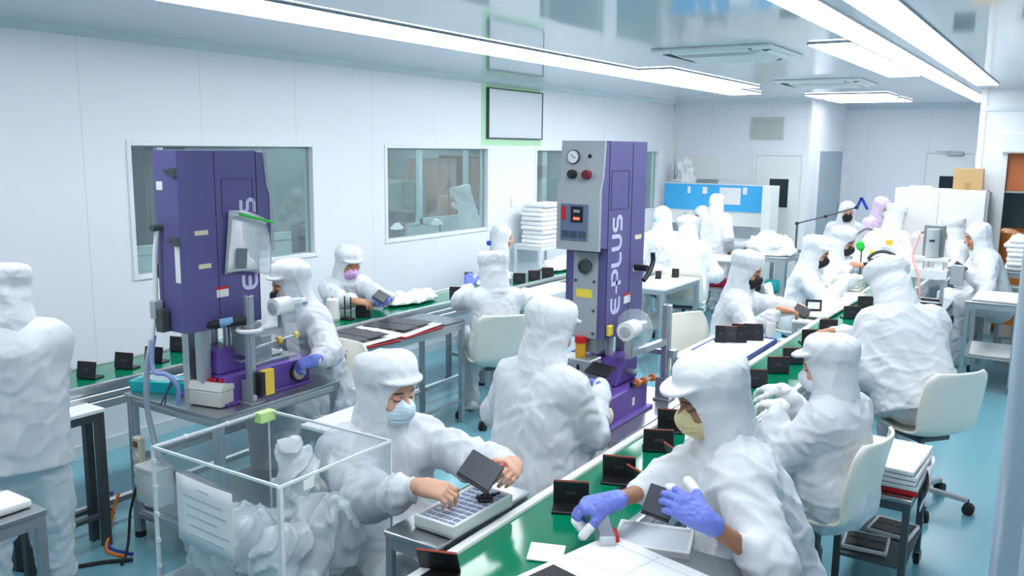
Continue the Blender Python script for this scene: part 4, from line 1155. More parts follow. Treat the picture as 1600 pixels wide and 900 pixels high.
m = MB(); m.span((-.13, -.62, 0), (.13, .62, .02), bev=.003); wb = tag(m.build('white_board', paper, loc=(-1.575, 7.2, .814)), 'long white board lying along the belt before the black-masked pair', 'board'); wb.rotation_euler = (0, 0, math.radians(-1))
def frame_dev(label, x, y, z, rz):
    r = thing('display_frame', label, 'display frame', (x, y, z), math.radians(rz))
    m = MB()
    for p, q in (((-.06, -.006, 0), (-.045, .006, .09)), ((.045, -.006, 0), (.06, .006, .09)), ((-.045, -.006, 0), (.045, .006, .018)), ((-.045, -.006, .072), (.045, .006, .09))): m.span(p, q, bev=.002)
    m.build('frame_rim', black, r); MB().span((-.045, -.002, .018), (.045, .002, .072)).build('pale_screen', paper, r)
    return r
frame_dev('black-rimmed frame with pale screen standing on the white board', -1.60, 6.72, .835, 28)
for k in range(5):
    tray('stacked_tray', 'cream shallow tray in the stack before the black-masked pair, %s from the bottom' % ORD[k], -1.62, 8.05, .814 + k * .026, .22, .36, .024, 4 - 2 * k, cream, inner=paper, group='cream trays by the belt')

# ---------------------------------------------------------------- far left bench with blue screen
dv = thing('screen_bench', 'long bench with a blue-topped screen at the far left', 'bench', (-4.4, 12.2, 0))
part(MB().span((-5.2, 12.25, .95), (-3.60, 12.29, 1.55), bev=.004), 'screen_panel', white_p, dv)
part(MB().span((-5.2, 12.235, 1.16), (-3.66, 12.25, 1.535)), 'blue_face', mat('sky_blue', srgb(70, 178, 236), .4), dv)
part(MB().span((-3.62, 11.9, .0), (-3.50, 12.3, 1.55), bev=.004), 'end_panel', mat('end_cream', srgb(226, 232, 228), .45), dv)
part(MB().span((-5.2, 11.5, .74), (-3.62, 12.25, .78), bev=.004), 'bench_top', white_p, dv)
for x in (-5.16, -3.70): part(MB().span((x - .02, 11.52, 0), (x + .02, 11.56, .74)), 'leg', alu_d, dv)
for x, z, w_ in ((-4.6, 1.47, .07), (-4.83, 1.47, .04), (-4.0, 1.48, .06)): part(MB().span((x, 12.228, z - .07), (x + w_, 12.236, z + .03)), 'paper_note', paper, dv)
part(MB().span((-4.34, 12.226, 1.26), (-4.03, 12.236, 1.50)), 'paper_note', paper, dv)
mound('cloth_bundle', 'white cloth heap on top of the far bench near the wall corner', (-5.0, 12.55, 1.54), (.14, .10, .34), 31, cloth_m, 'cloth bundle', amp=.03)
for p, lb in (((-3.50, 7.3, -3.06, 8.18), 'grey-framed white table just behind the middle violet press'), ((-4.30, 9.70, -3.26, 10.2), 'white bench table in front of the far seated group')):
    table('work_table', lb, 'table', p[0], p[2], p[1], p[3], .78, white_p, alu, .045, shelf=.41, shelf_m=alu_d)
case('small black case on the grey-framed table, first from the violet press', -3.37, 7.86, .781, 30, 82, w=.06, h=.07)
case('small black case on the grey-framed table, second from the violet press', -3.27, 8.05, .781, 30, 82, w=.07, h=.08)
m = MB(); m.box((0, 0, .03), (.5, .12, .06), RZ(20), bev=.015); m.box((.15, .05, .075), (.14, .12, .05), RZ(35), bev=.015)
tag(m.build('red_clamp', mat('crimson', srgb(214, 36, 84), .4), loc=(-3.56, 10.05, .411)), 'crimson tool lying on a low shelf behind the black-masked worker', 'tool')
ctg = table('trolley', 'glass-topped steel trolley with white cloth by the back door', 'trolley', -3.22, -2.66, 9.75, 10.35, .85, alu_d, alu, .03, shelf=.42, shelf_m=alu_d)
mound('cloth_bundle', 'smooth white cloth pile on the trolley by the back door', (-2.94, 10.05, .852), (.27, .27, .24), 44, cloth_m, 'cloth bundle', amp=.03)
m = MB(); m.box((0, 0, .07), (.16, .14, .14), bev=.03, seg=2); tag(m.build('cyan_pouch', teal_m, loc=(-2.86, 9.98, .421)), 'cyan pouch on the lower shelf of the back trolley', 'pouch')
m = MB(); m.box((0, 0, .09), (.10, .10, .18), bev=.02, seg=2); tag(m.build('black_pouch', black, loc=(-3.03, 9.93, .421)), 'black pouch on the lower shelf of the back trolley', 'pouch')

# ---------------------------------------------------------------- far right: cabinet, carton, lamps, hoop
cab = thing('storage_cabinet', 'wide white cabinet at the back with a carton on top', 'cabinet', (-1.27, 10.88, 0))
part(MB().span((-1.74, 10.72, 0), (-.815, 11.06, 1.635), bev=.006), 'cabinet_body', white_p, cab)
part(MB().span((-.815, 10.70, .02), (-.79, 11.06, 1.615)), 'side_trim', alu_d, cab)
for x0_, x1_ in ((-1.735, -1.283), (-1.275, -.82)):
    d_ = part(MB().span((x0_, 10.70, .06), (x1_, 10.72, 1.615), bev=.003), 'door', white_p, cab)
    part(MB().span((x1_ - .05 if x0_ < -1.5 else x0_ + .03, 10.68, .75), (x1_ - .03 if x0_ < -1.5 else x0_ + .05, 10.70, .9)), 'handle', alu, d_)
cx = thing('carton', 'brown cardboard carton on top of the white cabinet', 'carton', (-1.02, 10.88, 1.636), math.radians(3))
MB().box((0, 0, .115), (.29, .25, .23), bev=.003).build('carton_body', mat('cardboard', srgb(200, 166, 118), .8, var=.06, vscale=12), cx)
MB().box((0, 0, .2307), (.29, .05, .001)).build('packing_tape', mat('tape_brown', srgb(180, 142, 92), .4), cx); MB().box((0, -.1257, .04), (.06, .001, .08)).build('packing_tape', MATS['tape_brown'], cx)
m = MB(); m.box((0, 0, .012), (.22, .18, .024), bev=.004); tag(m.build('paper_pad', paper, loc=(-1.50, 10.88, 1.636)), 'thin white paper pad on the left end of the cabinet top', 'paper')
far_t = table('work_table', 'white work table under the bright lamps in the far right group', 'table', -2.10, -1.0, 9.65, 10.16, .78, white_p, alu, .04)
mound('cloth_cover', 'white cloth-covered hump with yellow stickers before the far workers', (-1.68, 9.95, .785), (.30, .22, .42), 51, cloth_m, 'cloth cover', amp=.025)
for k, (x, y, z) in enumerate(((-1.60, 9.77, 1.10), (-1.75, 9.76, 0.98))):
    m = MB(); m.box((0, 0, 0), (.07, .012, .06), RZ(15), bev=.02); o = tag(m.build('yellow_sticker', yellow_m, loc=(x, y, z)), 'yellow sticker on the white cloth hump, %s' % ('upper' if k == 0 else 'lower'), 'sticker')
hp = thing('hoop_stand', 'black half-hoop stand arching over the far end of the belt', 'hoop stand', (-1.45, 8.62, .80))
m = MB(); m.tube([(-.155 + .0, 0, .16)] + arc((0, 0, .17), .155, 180, 0, 20) + [(.155, 0, .13)], .016, 10); m.build('hoop', mat('hoop_grey', (.06, .06, .065), .5), hp)
m = MB(); m.cyl((.02, 0, .01), (.05, 0, .31), .005); m.box((.02, 0, .008), (.09, .05, .016), bev=.004); m.build('rod', dark_steel, hp)
gl = thing('green_lamp', 'small lamp with green head beside the black-masked pair', 'lamp', (-1.60, 8.36, .81))
m = MB(); m.cyl((0, 0, .0), (0, 0, .36), .007); m.box((0, 0, .006), (.07, .05, .012)); m.build('stem', dark_steel, gl)
m = MB(); m.lathe([(.012, 0), (.038, .03), (.032, .085), (.008, .10)], (0, 0, .33), (-.25, -.1, 1), 18); m.build('lamp_head', green_m, gl)
dl = thing('desk_lamp', 'black jointed desk lamp arm with a blue clip at the far right', 'desk lamp', (-2.80, 11.05, .78))
P0, P1, P2, P3 = Vector((-.10, 0, .02)), Vector((-.10, 0, .36)), Vector((.22, 0.1, .46)), Vector((.55, .2, .58))
m = MB(); m.lathe([(.09, 0), (.09, .02), (.03, .035)], P0 - Vector((0, 0, .02)), (0, 0, 1), 20); m.build('lamp_base', dark_steel, dl)
for nm, a, b in (('lower_arm', P0, P1), ('middle_arm', P1, P2), ('upper_arm', P2, P3)):
    m = MB(); m.cyl(a + Vector((0, -.015, 0)), b + Vector((0, -.015, 0)), .009, n=8); m.cyl(a + Vector((0, .015, 0)), b + Vector((0, .015, 0)), .009, n=8); m.build(nm, dark_steel, dl)
m = MB()
for p in (P1, P2, P3): m.cyl(p - Vector((0, .03, 0)), p + Vector((0, .03, 0)), .02, n=12)
m.build('arm_joint', black, dl)
m = MB(); m.beam(P3 + Vector((.05, 0, .12)), P3 + Vector((-.0, 0, -.02)), .03, .03); m.beam(P3 + Vector((.05, 0, .12)), P3 + Vector((.13, 0, -.02)), .03, .03); m.build('blue_clip', mat('clip_blue', srgb(34, 62, 176), .4), dl)
table('work_table', 'grey bench under the far jointed lamp', 'table', -3.1, -2.25, 10.65, 11.3, .778, white_p, alu_d, .04)
lamp_glow = mat('bulb_white', (1, 1, 1), .4, emit=(1, .99, .96), estr=14.0)
def bench_lamp(label, x, y, z, rz, h=.42, reach=.25, e=None):
    r = thing('bench_lamp', label, 'bench lamp', (x, y, z), math.radians(rz), 'bright bench lamps')
    m = MB(); m.lathe([(.07, 0), (.07, .015), (.02, .03)], (0, 0, 0), (0, 0, 1), 18); m.tube(smoothpath([(0, 0, .02), (-.03, 0, h * .6), (reach * .5, 0, h), (reach, 0, h - .03)], 6), .01, 8); m.build('lamp_arm', dark_steel, r)
    m = MB(); m.lathe([(.03, .05), (.075, .0), (.07, -.002), (.028, .045)], (reach, 0, h - .05), (.2, 0, 1), 20); hd = m.build('lamp_shade', white_p, r)
    m = MB(); m.lathe([(.06, .0), (.062, .006)], (reach, 0, h - .052), (.2, 0, 1), 20); m.build('bulb', lamp_glow, hd, smooth=0)
    return r
bench_lamp('bright bench lamp over the far right work table, nearer one', -2.02, 10.0, .78, 20)
bench_lamp('bright bench lamp over the far right work table, deeper one', -1.15, 10.05, .78, 160)
bench_lamp('bright bench lamp on the far left bench under the blue screen', -4.75, 11.9, .78, -60, .35)

# grey bench press at right with its frame
px_ = thing('bench_press', 'grey pneumatic bench press on an aluminium frame at the right', 'press', (-.98, 8.0, 0))
X0, X1, Y0_, Y1_ = -1.10, -.80, 7.72, 8.28
part(MB().span((X0 - .0, Y0_, .76), (X1, Y1_, .785), bev=.003), 'press_table', steel, px_)
for x in (X0 + .02, X1 - .02):
    for y in (Y0_ + .02, Y1_ - .02): part(MB().span((x - .02, y - .02, 0), (x + .02, y + .02, .76), bev=.003), 'leg', alu, px_)
for z in (.20, .45, .70):
    m = MB(); m.span((X0 + .04, Y0_, z), (X1 - .04, Y0_ + .04, z + .04)); m.span((X1 - .04, Y0_ + .04, z), (X1, Y1_ - .04, z + .04)); part(m, 'frame_bar', alu, px_)
part(MB().span((X0 + .03, Y0_ + .05, .35), (X1 - .05, Y1_ - .05, .70), bev=.004), 'control_cabinet', grey_p, px_)
for x in (X0 + .03, X1 - .05): part(MB().span((x - .014, 7.80, .785), (x + .014, 7.84, 1.02)), 'guide_column', alu, px_)
part(MB().prism([(X0, 1.02), (X1 - .02, 1.02), (X1 - .02, 1.09), (X0, 1.09)], 1, 7.77, 7.95), 'cross_plate', white_p, px_)
for x in (X0 + .06, X1 - .09): part(MB().span((x - .03, 7.80, 1.09), (x + .03, 7.9, 1.16)), 'spacer_block', white_p, px_)
part(MB().span((X0 + .01, 7.79, 1.16), (X1 - .02, 7.93, 1.185)), 'upper_plate', white_p, px_)
part(MB().cyl((-.955, 7.86, 1.19), (-.955, 7.86, 1.42), .052, n=24), 'air_cylinder', mat('cylinder_grey', srgb(176, 182, 184), .4), px_)
part(MB().span((-1.035, 7.90, 1.19), (-.875, 7.96, 1.45), bev=.006), 'back_plate', mat('plate_grey', srgb(126, 134, 136), .45), px_)
part(MB().span((-.975, 7.803, 1.32), (-.935, 7.809, 1.335)), 'dark_label', black, px_)
m = MB(); m.tube(smoothpath([(-1.05, 7.86, 1.40), (-1.09, 7.8, 1.2), (-1.03, 7.74, 1.05), (-1.0, 7.72, .9), (-1.02, 7.74, .80)], 8), .009, 8); part(m, 'pink_tube', mat('tube_pink', srgb(236, 170, 164), .35), px_)
part(MB().span((-.80, 7.80, .98), (-.70, 7.86, 1.14), bev=.004), 'side_box', grey_p, px_)
part(MB().span((X1 + .0, 7.84, .62), (X1 + .05, 7.90, .72), bev=.008), 'black_connector', black, px_)
m = MB(); m.cyl((-1.0, 7.8, .84), (-.86, 7.8, .84), .012); m.span((-1.04, 7.78, .80), (-.84, 7.82, .815)); part(m, 'dark_bar', black, px_)
asm = thing('brass_fixture', 'pale metal fixture of rods and rings left of the bench press', 'fixture', (-1.25, 8.5, .80))
m = MB()
for k in range(6): m.cyl((-.08 + k * .035, .02 * (k % 3), 0), (-.08 + k * .035, .02 * (k % 3), .16 + .05 * ((k * 7) % 4)), .010, n=10)
m.tube(arc((0, -.03, .22), .05, 0, 360, 21, 'xz')[:-1], .009, 8, closed=True); m.span((-.10, -.05, 0), (.12, .08, .03), bev=.004); m.build('fixture_rods', mat('pale_brass', srgb(206, 204, 180), .35, .4), asm)
# tables and cloth at the right edge
rt = table('trolley', 'steel trolley with white boards on both levels by the steel column', 'trolley', -.72, -.30, 8.32, 9.05, .78, steel, alu, .035, shelf=.30, shelf_m=alu_d, casters=True)
for z, lb, w_ in ((.781, 'white board on the top of the trolley by the steel column', .0), (.301, 'white board on the lower shelf of the trolley by the steel column', .04)):
    m = MB(); m.box((0, 0, .009), (.34, .58, .018), RZ(3 if w_ else 0), bev=.003); tag(m.build('white_board', paper, loc=(-.50, 8.66, z)), lb, 'board')
table('work_table', 'table at the right edge under the large white cloth stack', 'table', -.56, .3, 9.65, 10.4, .90, alu_d, alu_d, .04, shelf=.25, shelf_m=alu_d)
cloth_stack('large stack of folded white cloth by the orange doorway', -.27, 10.0, .901, .54, .55, 7, .045, 5)
m = MB(); m.box((0, 0, .03), (.08, .06, .06), bev=.012); tag(m.build('yellow_tool', yellow_m, loc=(-.52, 9.55, .785)), 'small yellow object beyond the white-board trolley', 'tool')
table('side_table', 'narrow grey stand with a yellow object beyond the trolley', 'table', -.68, -.36, 9.42, 9.62, .784, alu_d, alu_d, .03)

# ---------------------------------------------------------------- next room seen through the windows
grey_w = panel_wall_mat('next_room_wall', srgb(150, 166, 170), 1, 1.3, .5)
struct('wall_next', MB().span((-9.6, 0, 0), (-9.5, 14, 2.75)), grey_w)
struct('wall_next_near', MB().span((-9.5, -.1, 0), (-5.4, 0, 2.75)), mat('next_side', srgb(140, 158, 162), .5))
struct('wall_next_far', MB().span((-9.5, 14, 0), (-5.4, 14.1, 2.75)), mat('next_side', (1, 1, 1)))
struct('ceiling_next', MB().span((-9.6, -.1, 2.75), (-5.4, 14.1, 2.85)), mat('next_ceiling', srgb(170, 184, 188), .4))
pt = MB()
for y in (2.6, 3.9, 5.28, 7.4, 9.28, 10.35, 12.6): pt.span((-7.55, y - .03, 0), (-7.49, y + .03, 2.75))
pt.span((-7.55, 0, 2.12), (-7.49, 14, 2.2)); pt.span((-7.55, 0, .98), (-7.49, 14, 1.06)); pt.span((-7.54, 0, 0), (-7.5, 14, .98)); pt.span((-7.54, 0, 2.2), (-7.5, 14, 2.75))
struct('partition_next', pt, mat('partition_grey', srgb(176, 190, 192), .5))
for k in range(4):  # unseen lamps added to brighten the room behind the windows
    r = thing('ceiling_light', 'added unseen ceiling light of the next room, %s from the near end' % ORD[k], 'ceiling light', (-6.5, 2.4 + 3.2 * k, 2.75), 0, 'added unseen lights of the next room')
    MB().span((-.3, -.06, -.03), (.3, .06, 0)).build('light_frame', frame_m, r)
    MB().span((-.28, -.05, -.036), (.28, .05, -.03)).build('diffuser', mat('next_fill_diffuser', (.9, .9, .9), .5, emit=(.9, 1, 1), estr=190.0), r, smooth=0)
    r = thing('ceiling_light', 'added unseen ceiling light beyond the partition of the next room, %s from the near end' % ORD[k], 'ceiling light', (-8.5, 2.4 + 3.2 * k, 2.75), 0, 'added unseen lights beyond the partition')
    MB().span((-.3, -.06, -.03), (.3, .06, 0)).build('light_frame', frame_m, r)
    MB().span((-.28, -.05, -.036), (.28, .05, -.03)).build('diffuser', mat('next_fill_diffuser2', (.9, .9, .9), .5, emit=(.9, 1, 1), estr=110.0), r, smooth=0)
dark_c = mat('cabinet_dark', srgb(70, 82, 88), .5)
for k, (y, z, w_, mm, lb) in enumerate(((5.7, 2.0, .5, dark_c, 'tall dark cabinet seen through the first window'), (6.9, 1.3, .5, mat('cab_green', srgb(120, 142, 138), .5), 'grey-green cabinet behind the first window'), (9.75, 1.55, .55, mat('cab_green', (1, 1, 1)), 'grey-green cabinet seen through the second window'), (10.55, 1.85, .45, mat('cab_pink', srgb(178, 150, 138), .6), 'pinkish cabinet seen through the second window'), (11.35, 1.9, .5, mat('cab_brown', srgb(150, 126, 108), .6), 'brown shelf seen through the second window'))):
    r = thing('cabinet', lb, 'cabinet', (-8.3, y, 0))
    MB().span((-.3, -w_ / 2, 0), (.3, w_ / 2, z), bev=.01).build('cabinet_body', mm, r)
    m = MB(); m.span((.3, -w_ / 2 + .03, .1), (.315, -.01, z - .05)); m.build('door', mm, r); m = MB(); m.span((.3, .01, .1), (.315, w_ / 2 - .03, z - .05)); m.build('door', mm, r)
for k, (y0_, y1_) in enumerate(((3.3, 5.2), (5.9, 8.3), (9.0, 11.9))):
    table('work_table', ['long bench inside the next room behind the first window', 'long bench inside the next room behind the second window', 'long bench inside the next room behind the far windows'][k], 'table', -6.75, -6.0, y0_, y1_, .85, white_p, alu_d, .05)
bench_lamp('bright bench lamp on the bench behind the first window', -6.4, 4.75, .85, 40, .4)
bench_lamp('bright bench lamp low behind the second window, first', -6.3, 6.85, .85, -60, .36)
bench_lamp('bright bench lamp low behind the second window, middle', -6.3, 7.45, .85, -60, .36)
bench_lamp('bright bench lamp low behind the second window, last', -6.3, 8.15, .85, -60, .36)
for k, (y, hh, mm, lb) in enumerate(((4.0, .35, dark_c, 'dark machine on the bench behind the first window, near end'), (5.05, .5, dark_c, 'dark machine on the bench behind the first window, far end'), (6.3, .4, dark_c, 'dark machine on the bench behind the second window'), (7.75, .45, dark_c, 'dark boxy machine between the lamps behind the second window'), (9.6, .5, blue_m, 'blue machine on the bench behind the third window'))):
    r = thing('machine', lb, 'machine', (-6.55, y, .851))
    m = MB(); m.span((-.12, -.15, 0), (.14, .15, .06), bev=.01); m.span((-.12, -.14, .06), (-.02, .14, hh), bev=.01); m.span((-.12, -.1, hh - .14), (.14, .1, hh), bev=.015); m.build('machine_body', mm, r)
    m = MB(); m.cyl((.08, 0, .06), (.08, 0, hh - .14), .015); m.build('spindle', steel, r)
# ---------------------------------------------------------------- people
suit_m = mat('coverall_cloth', (.68, .70, .735), .75, bump=.3, bscale=15, stretch=(1, 1, .55))
hood_m = mat('hood_cloth', (.71, .73, .76), .75, bump=.25, bscale=15)
glove_m = mat('nitrile_blue', srgb(112, 128, 214), .45, bump=.1, bscale=60)
tip_m = mat('finger_cot_white', (.86, .86, .86), .6)
SKIN = {'light': mat('skin_light', srgb(214, 166, 140), .5, sss=.08, var=.06, vscale=25), 'tan': mat('skin_tan', srgb(190, 138, 106), .5, sss=.08, var=.06, vscale=25), 'dark': mat('skin_brown', srgb(160, 116, 90), .5, sss=.03, var=.06, vscale=25)}
lash_m = mat('lash_brow', srgb(66, 46, 38), .6)
lip_m = mat('lip', srgb(170, 96, 86), .5)
MASK = {'surgical': mat('mask_surgical', srgb(206, 226, 238), .7, bump=.25, bscale=30, stretch=(.3, .3, 3)), 'black': mat('mask_black', (.012, .012, .014), .7), 'cream': mat('mask_cream', srgb(222, 208, 160), .75), 'pink': mat('mask_pink', srgb(214, 168, 222), .75),
        'white': mat('mask_white', srgb(228, 232, 238), .75), 'cyan': mat('mask_cyan', srgb(120, 206, 222), .75)}
shoe_m = mat('shoe_white', (.78, .79, .80), .5)
strap_m = mat('shoe_strap', (.03, .03, .035), .6)
V3 = lambda p: np.array(p, float)
def unit(v):
    v = V3(v); return v / np.linalg.norm(v)
def rot(v, axis, deg):
    a = unit(axis); t = math.radians(deg); v = V3(v)
    return v * math.cos(t) + np.cross(a, v) * math.sin(t) + a * (a @ v) * (1 - math.cos(t))
def ik(a, b, la, lb, pole):
    """middle joint of a two-bone chain"""
    d = b - a; L = np.linalg.norm(d)
    if L > (la + lb) * .995:
        return a + d * la / (la + lb)
    u = d / L
    x = (la * la - lb * lb + L * L) / (2 * L)
    h = math.sqrt(max(la * la - x * x, 0))
    p = pole - u * (pole @ u)
    return a + u * x + unit(p) * h
def hand_prims(v, W, X, Z, side, s, curl=.5, thumb=.4, grow=0.0, spread=.10, curls=None, tips=None):
    """five-fingered hand: W wrist, X towards the fingers, Z back of the hand, side +1 right / -1 left (thumb side)"""
    X = unit(X); Z = unit(Z - X * (Z @ X)); Y = np.cross(Z, X) * side
    T = lambda x, y, z: W + (X * x + Y * y + Z * z) * s
    g = grow
    v.cap(T(-.02, 0, 0), T(.03, .0, 0), .024 * s + g, .027 * s + g, .02, flat=Z, fs=.8)
    for y, l in ((.027, .078), (.009, .084), (-.009, .082), (-.026, .076)):
        v.cap(T(.015, y * .75, 0), T(l, y, 0), .017 * s + g, .0135 * s + g, .014)
    v.cap(T(.02, .02, -.008), T(.05, .034, -.012), .016 * s + g, .013 * s + g, .014)
    cs = curls or [curl * .9, curl, curl * 1.05, curl * 1.1]
    for i, (y, l, L) in enumerate(((.029, .080, .074), (.0095, .087, .082), (-.010, .085, .077), (-.028, .077, .061))):
        p = T(l, y, .001); a = (1 - i * .66) * spread
        dr = unit(X * math.cos(a) + Y * math.sin(a))
        ax = np.cross(dr, Z)
        r0 = .0098 if i < 3 else .0088
        ang = 0
        for k, (fr, c) in enumerate(((.45, .75), (.30, 1.0), (.25, .6))):
            ang -= math.degrees(cs[i] * c * 1.15)
            d2 = rot(dr, ax, ang)
            q = p + d2 * L * fr * s
            v.cap(p, q, (r0 - .0009 * k) * s + g, (r0 - .0009 * (k + 1)) * s + g, .004)
            if k == 2 and tips is not None: tips.append((p, q, (r0) * s + g))
            p = q
    p = T(.022, .026, -.010)
    base = unit(X * .62 + Y * (.75 - thumb * .5) - Z * (.15 + thumb * .45))
    for k, (L, r) in enumerate(((.042, .0135), (.032, .0115), (.026, .0105))):
        d2 = rot(base, Z * side, -thumb * 22 * k); d2 = unit(d2 - Z * thumb * .22 * k)
        q = p + d2 * L * s
        v.cap(p, q, r * s + g, r * .9 * s + g, .006)
        if k == 2 and tips is not None: tips.append((p, q, r * s + g))
        p = q
def person(label, head, yaw, lean=12, tilt=0, hy=0, hp=18, s=.93, mode='sit', R=None, L=None, mask=None, skin='tan', h=.012, hood='brim', hipz=None, feet=None, cloth=None, bulk=1.0, seed=1, hip_back=0, crop=None,
           head_cloth=None, knee_out=.10, group=None, look_tilt=0, shoe=True, face_detail=True, hem=False, wk=1.0):
    """head: centre of the head in the room; yaw: heading of the body in degrees; hands R/L: dict(p=palm point, d=finger direction, n=back-of-hand direction, curl, thumb, glove)"""
    cm = cloth or suit_m; hm = head_cloth or hood_m
    HC = V3(head); up = V3((0, 0, 1))
    f = V3((math.cos(math.radians(yaw)), math.sin(math.radians(yaw)), 0)); l = np.cross(up, f)
    bu = rot(rot(up, l, lean), f, tilt)           # spine direction (leans towards f)
    hf = rot(f, up, hy); hl = np.cross(up, hf); hf = rot(hf, hl, hp); hu = np.cross(hf, hl)
    if look_tilt: hl = rot(hl, hf, look_tilt); hu = np.cross(hf, hl)
    N = HC - hu * .10 * s - bu * .068 * s - hf * .02 * s        # base of the neck
    P = N - bu * .50 * s - f * hip_back
    if hipz is not None: P = P + up * (hipz - P[2])
    bu2 = unit(N - P); sl = np.linalg.norm(N - P)
    C = P + bu2 * sl * .66 - f * .015
    bl = unit(np.cross(bu2, f)); bf = np.cross(bl, bu2) if True else f
    SH = {1: N - bu2 * .055 * s - bl * .165 * s, -1: N - bu2 * .055 * s + bl * .165 * s}    # 1 right, -1 left
    HP = {1: P - l * .085 * s, -1: P + l * .085 * s}
    KN, AN, EL, WR, HD = {}, {}, {}, {}, {}
    for sd in (1, -1):
        if mode == 'sit':
            KN[sd] = HP[sd] + f * .40 * s - l * sd * (knee_out - .06) + up * (.0)
            AN[sd] = V3((KN[sd][0], KN[sd][1], .085)) - f * .05
        else:
            ft = feet[0 if sd == 1 else 1] if feet else (HP[sd] - l * sd * .03)[:2]
            AN[sd] = V3((ft[0], ft[1], .09))
            KN[sd] = ik(HP[sd], AN[sd], .42 * s, .40 * s, f)
        hd = R if sd == 1 else L
        if hd is None:
            hd = dict(p=(HP[sd] + f * .30 * s + up * .14 - l * sd * .02), d=f * .8 + l * sd * .4 - up * .2, n=up, curl=.5) if mode == 'sit' else dict(p=HP[sd] - l * sd * .12 + f * .12 + up * -.04, d=-up + f * .3, n=-l * sd, curl=.6)
        HD[sd] = hd
        X = unit(hd['d']); WR[sd] = V3(hd['p']) - X * .06 * s
        d = WR[sd] - SH[sd]; D = np.linalg.norm(d)
        k = max(1.0, D / (.535 * s))
        EL[sd] = ik(SH[sd], WR[sd], .285 * s * k, .255 * s * k, hd.get('pole', -up * .9 - l * sd * .55 - f * .35))
    root_loc = (float(P[0]), float(P[1]), 0.0) if mode == 'stand' else (float(P[0]), float(P[1]), 0.0)
    allp = [HC, N, P] + [d_[k_] for d_ in (SH, HP, KN, AN, EL, WR) for k_ in d_]
    zlo = crop if crop is not None else -1
    # ---- body (one continuous surface): head, neck, trunk, arms, hands, legs
    sk = SKIN[skin]
    bh = .0038 if face_detail and h <= .009 else .0052 if face_detail else .009
    palms = [WR[k_] + unit(HD[k_]['d']) * .19 * s for k_ in (1, -1)]
    legs = [KN[1], KN[-1]] if h > .009 else []
    lo = np.min(np.array([HC - .17, P - .1] + [SH[k_] - .06 for k_ in SH] + [EL[k_] - .06 for k_ in EL] + [WR[k_] - .06 for k_ in WR] + [p_ - .05 for p_ in palms]), 0)
    hi = np.max(np.array([HC + .17, P + .1] + [SH[k_] + .06 for k_ in SH] + [EL[k_] + .06 for k_ in EL] + [WR[k_] + .06 for k_ in WR] + [p_ + .05 for p_ in palms]), 0)
    v = Vol(lo, hi, bh)
    Hm = np.stack([hf, hl, hu], 1)
    q = lambda x, y, z: HC + (hf * x + hl * y + hu * z) * s
    v.ell(q(-.012, 0, .035), V3((.098, .076, .092)) * s, Hm, 0)
    v.ell(q(.012, 0, -.03), V3((.078, .066, .085)) * s, Hm, .03)
    v.ell(q(.040, 0, -.082), V3((.042, .045, .038)) * s, Hm, .03)
    v.ell(q(.070, 0, .028), V3((.026, .055, .014)) * s, Hm, .015)
    for sd in (1, -1):
        v.ell(q(.088, sd * .033, .006), V3((.014, .021, .013)) * s, Hm, .010, 'cut')
        v.ell(q(.078, sd * .033, .004), V3((.014, .017, .013)) * s, Hm, .005)
        v.ell(q(.062, sd * .043, -.030), V3((.024, .022, .022)) * s, Hm, .02)
        v.ell(q(-.008, sd * .077, -.010), V3((.024, .010, .032)) * s, Hm, .008)
    v.cap(q(.088, 0, .012), q(.112, 0, -.028), .008 * s, .014 * s, .012)
    for sd in (1, -1): v.ell(q(.100, sd * .012, -.031), V3((.012, .009, .008)) * s, Hm, .008)
    v.ell(q(.086, 0, -.058), V3((.014, .024, .008)) * s, Hm, .006)
    v.ell(q(.083, 0, -.069), V3((.014, .020, .008)) * s, Hm, .006)
    v.cap(q(-.02, 0, -.06), N, .05 * s, .052 * s, .03)
    for sd in (1, -1):
        v.cap(N, SH[sd], .05 * s, .045 * s, .03)
        v.cap(SH[sd] * .6 + N * .4 - bu2 * .06, P - l * sd * .05, .07 * s, .06 * s, .04)
        v.cap(SH[sd], EL[sd], .038 * s, .030 * s, .02); v.cap(EL[sd], WR[sd], .031 * s, .0235 * s, .02)
        hd = HD[sd]
        if not hd.get('hidden'):
            hand_prims(v, WR[sd], V3(hd['d']), V3(hd.get('n', up)), 1 if sd == 1 else -1, s * hd.get('size', 1.0), hd.get('curl', .5), hd.get('thumb', .4), -.0015 if hd.get('glove') else 0, curls=hd.get('curls'))
    def paint(c):
        u = c - HC
        x, y, z = u @ hf / s, u @ hl / s, u @ hu / s
        ay = np.abs(y)
        brow = (x > .05) & (ay > .014) & (ay < .054) & (np.abs(z - (.030 - (ay - .03) ** 2 * 6)) < .0034)
        eye = (x > .05) & (ay > .016) & (ay < .050) & (np.abs(z - (.0005 + (ay - .033) ** 2 * 10)) < .0030)
        lip = (x > .078) & (ay < .024) & (np.abs(z + .063) < .011)
        return np.where(brow | eye, 1, np.where(lip, 2, 0))
    root = v.mesh('person', [sk, lash_m, lip_m], None, root_loc, fn=paint if face_detail else None)
    tag(root, label, 'person', group)
    # ---- jacket
    b = bulk
    seat_pts = [KN[1], KN[-1]] if mode == 'sit' else []
    lo = np.min(np.array([SH[k_] for k_ in SH] + [EL[k_] for k_ in EL] + [WR[k_] for k_ in WR] + [P - up * (.12 if mode == 'sit' else .20), N]), 0) - .22 * b
    hi = np.max(np.array([SH[k_] for k_ in SH] + [EL[k_] for k_ in EL] + [WR[k_] for k_ in WR] + [P, N]), 0) + .22 * b
    if mode == 'sit':
        lo = np.minimum(lo, np.min(np.array(seat_pts), 0) - .02); hi = np.maximum(hi, np.max(np.array(seat_pts), 0) * V3((1, 1, 0)) + V3((0, 0, -9)))
    lo[2] = max(lo[2], zlo, .02)
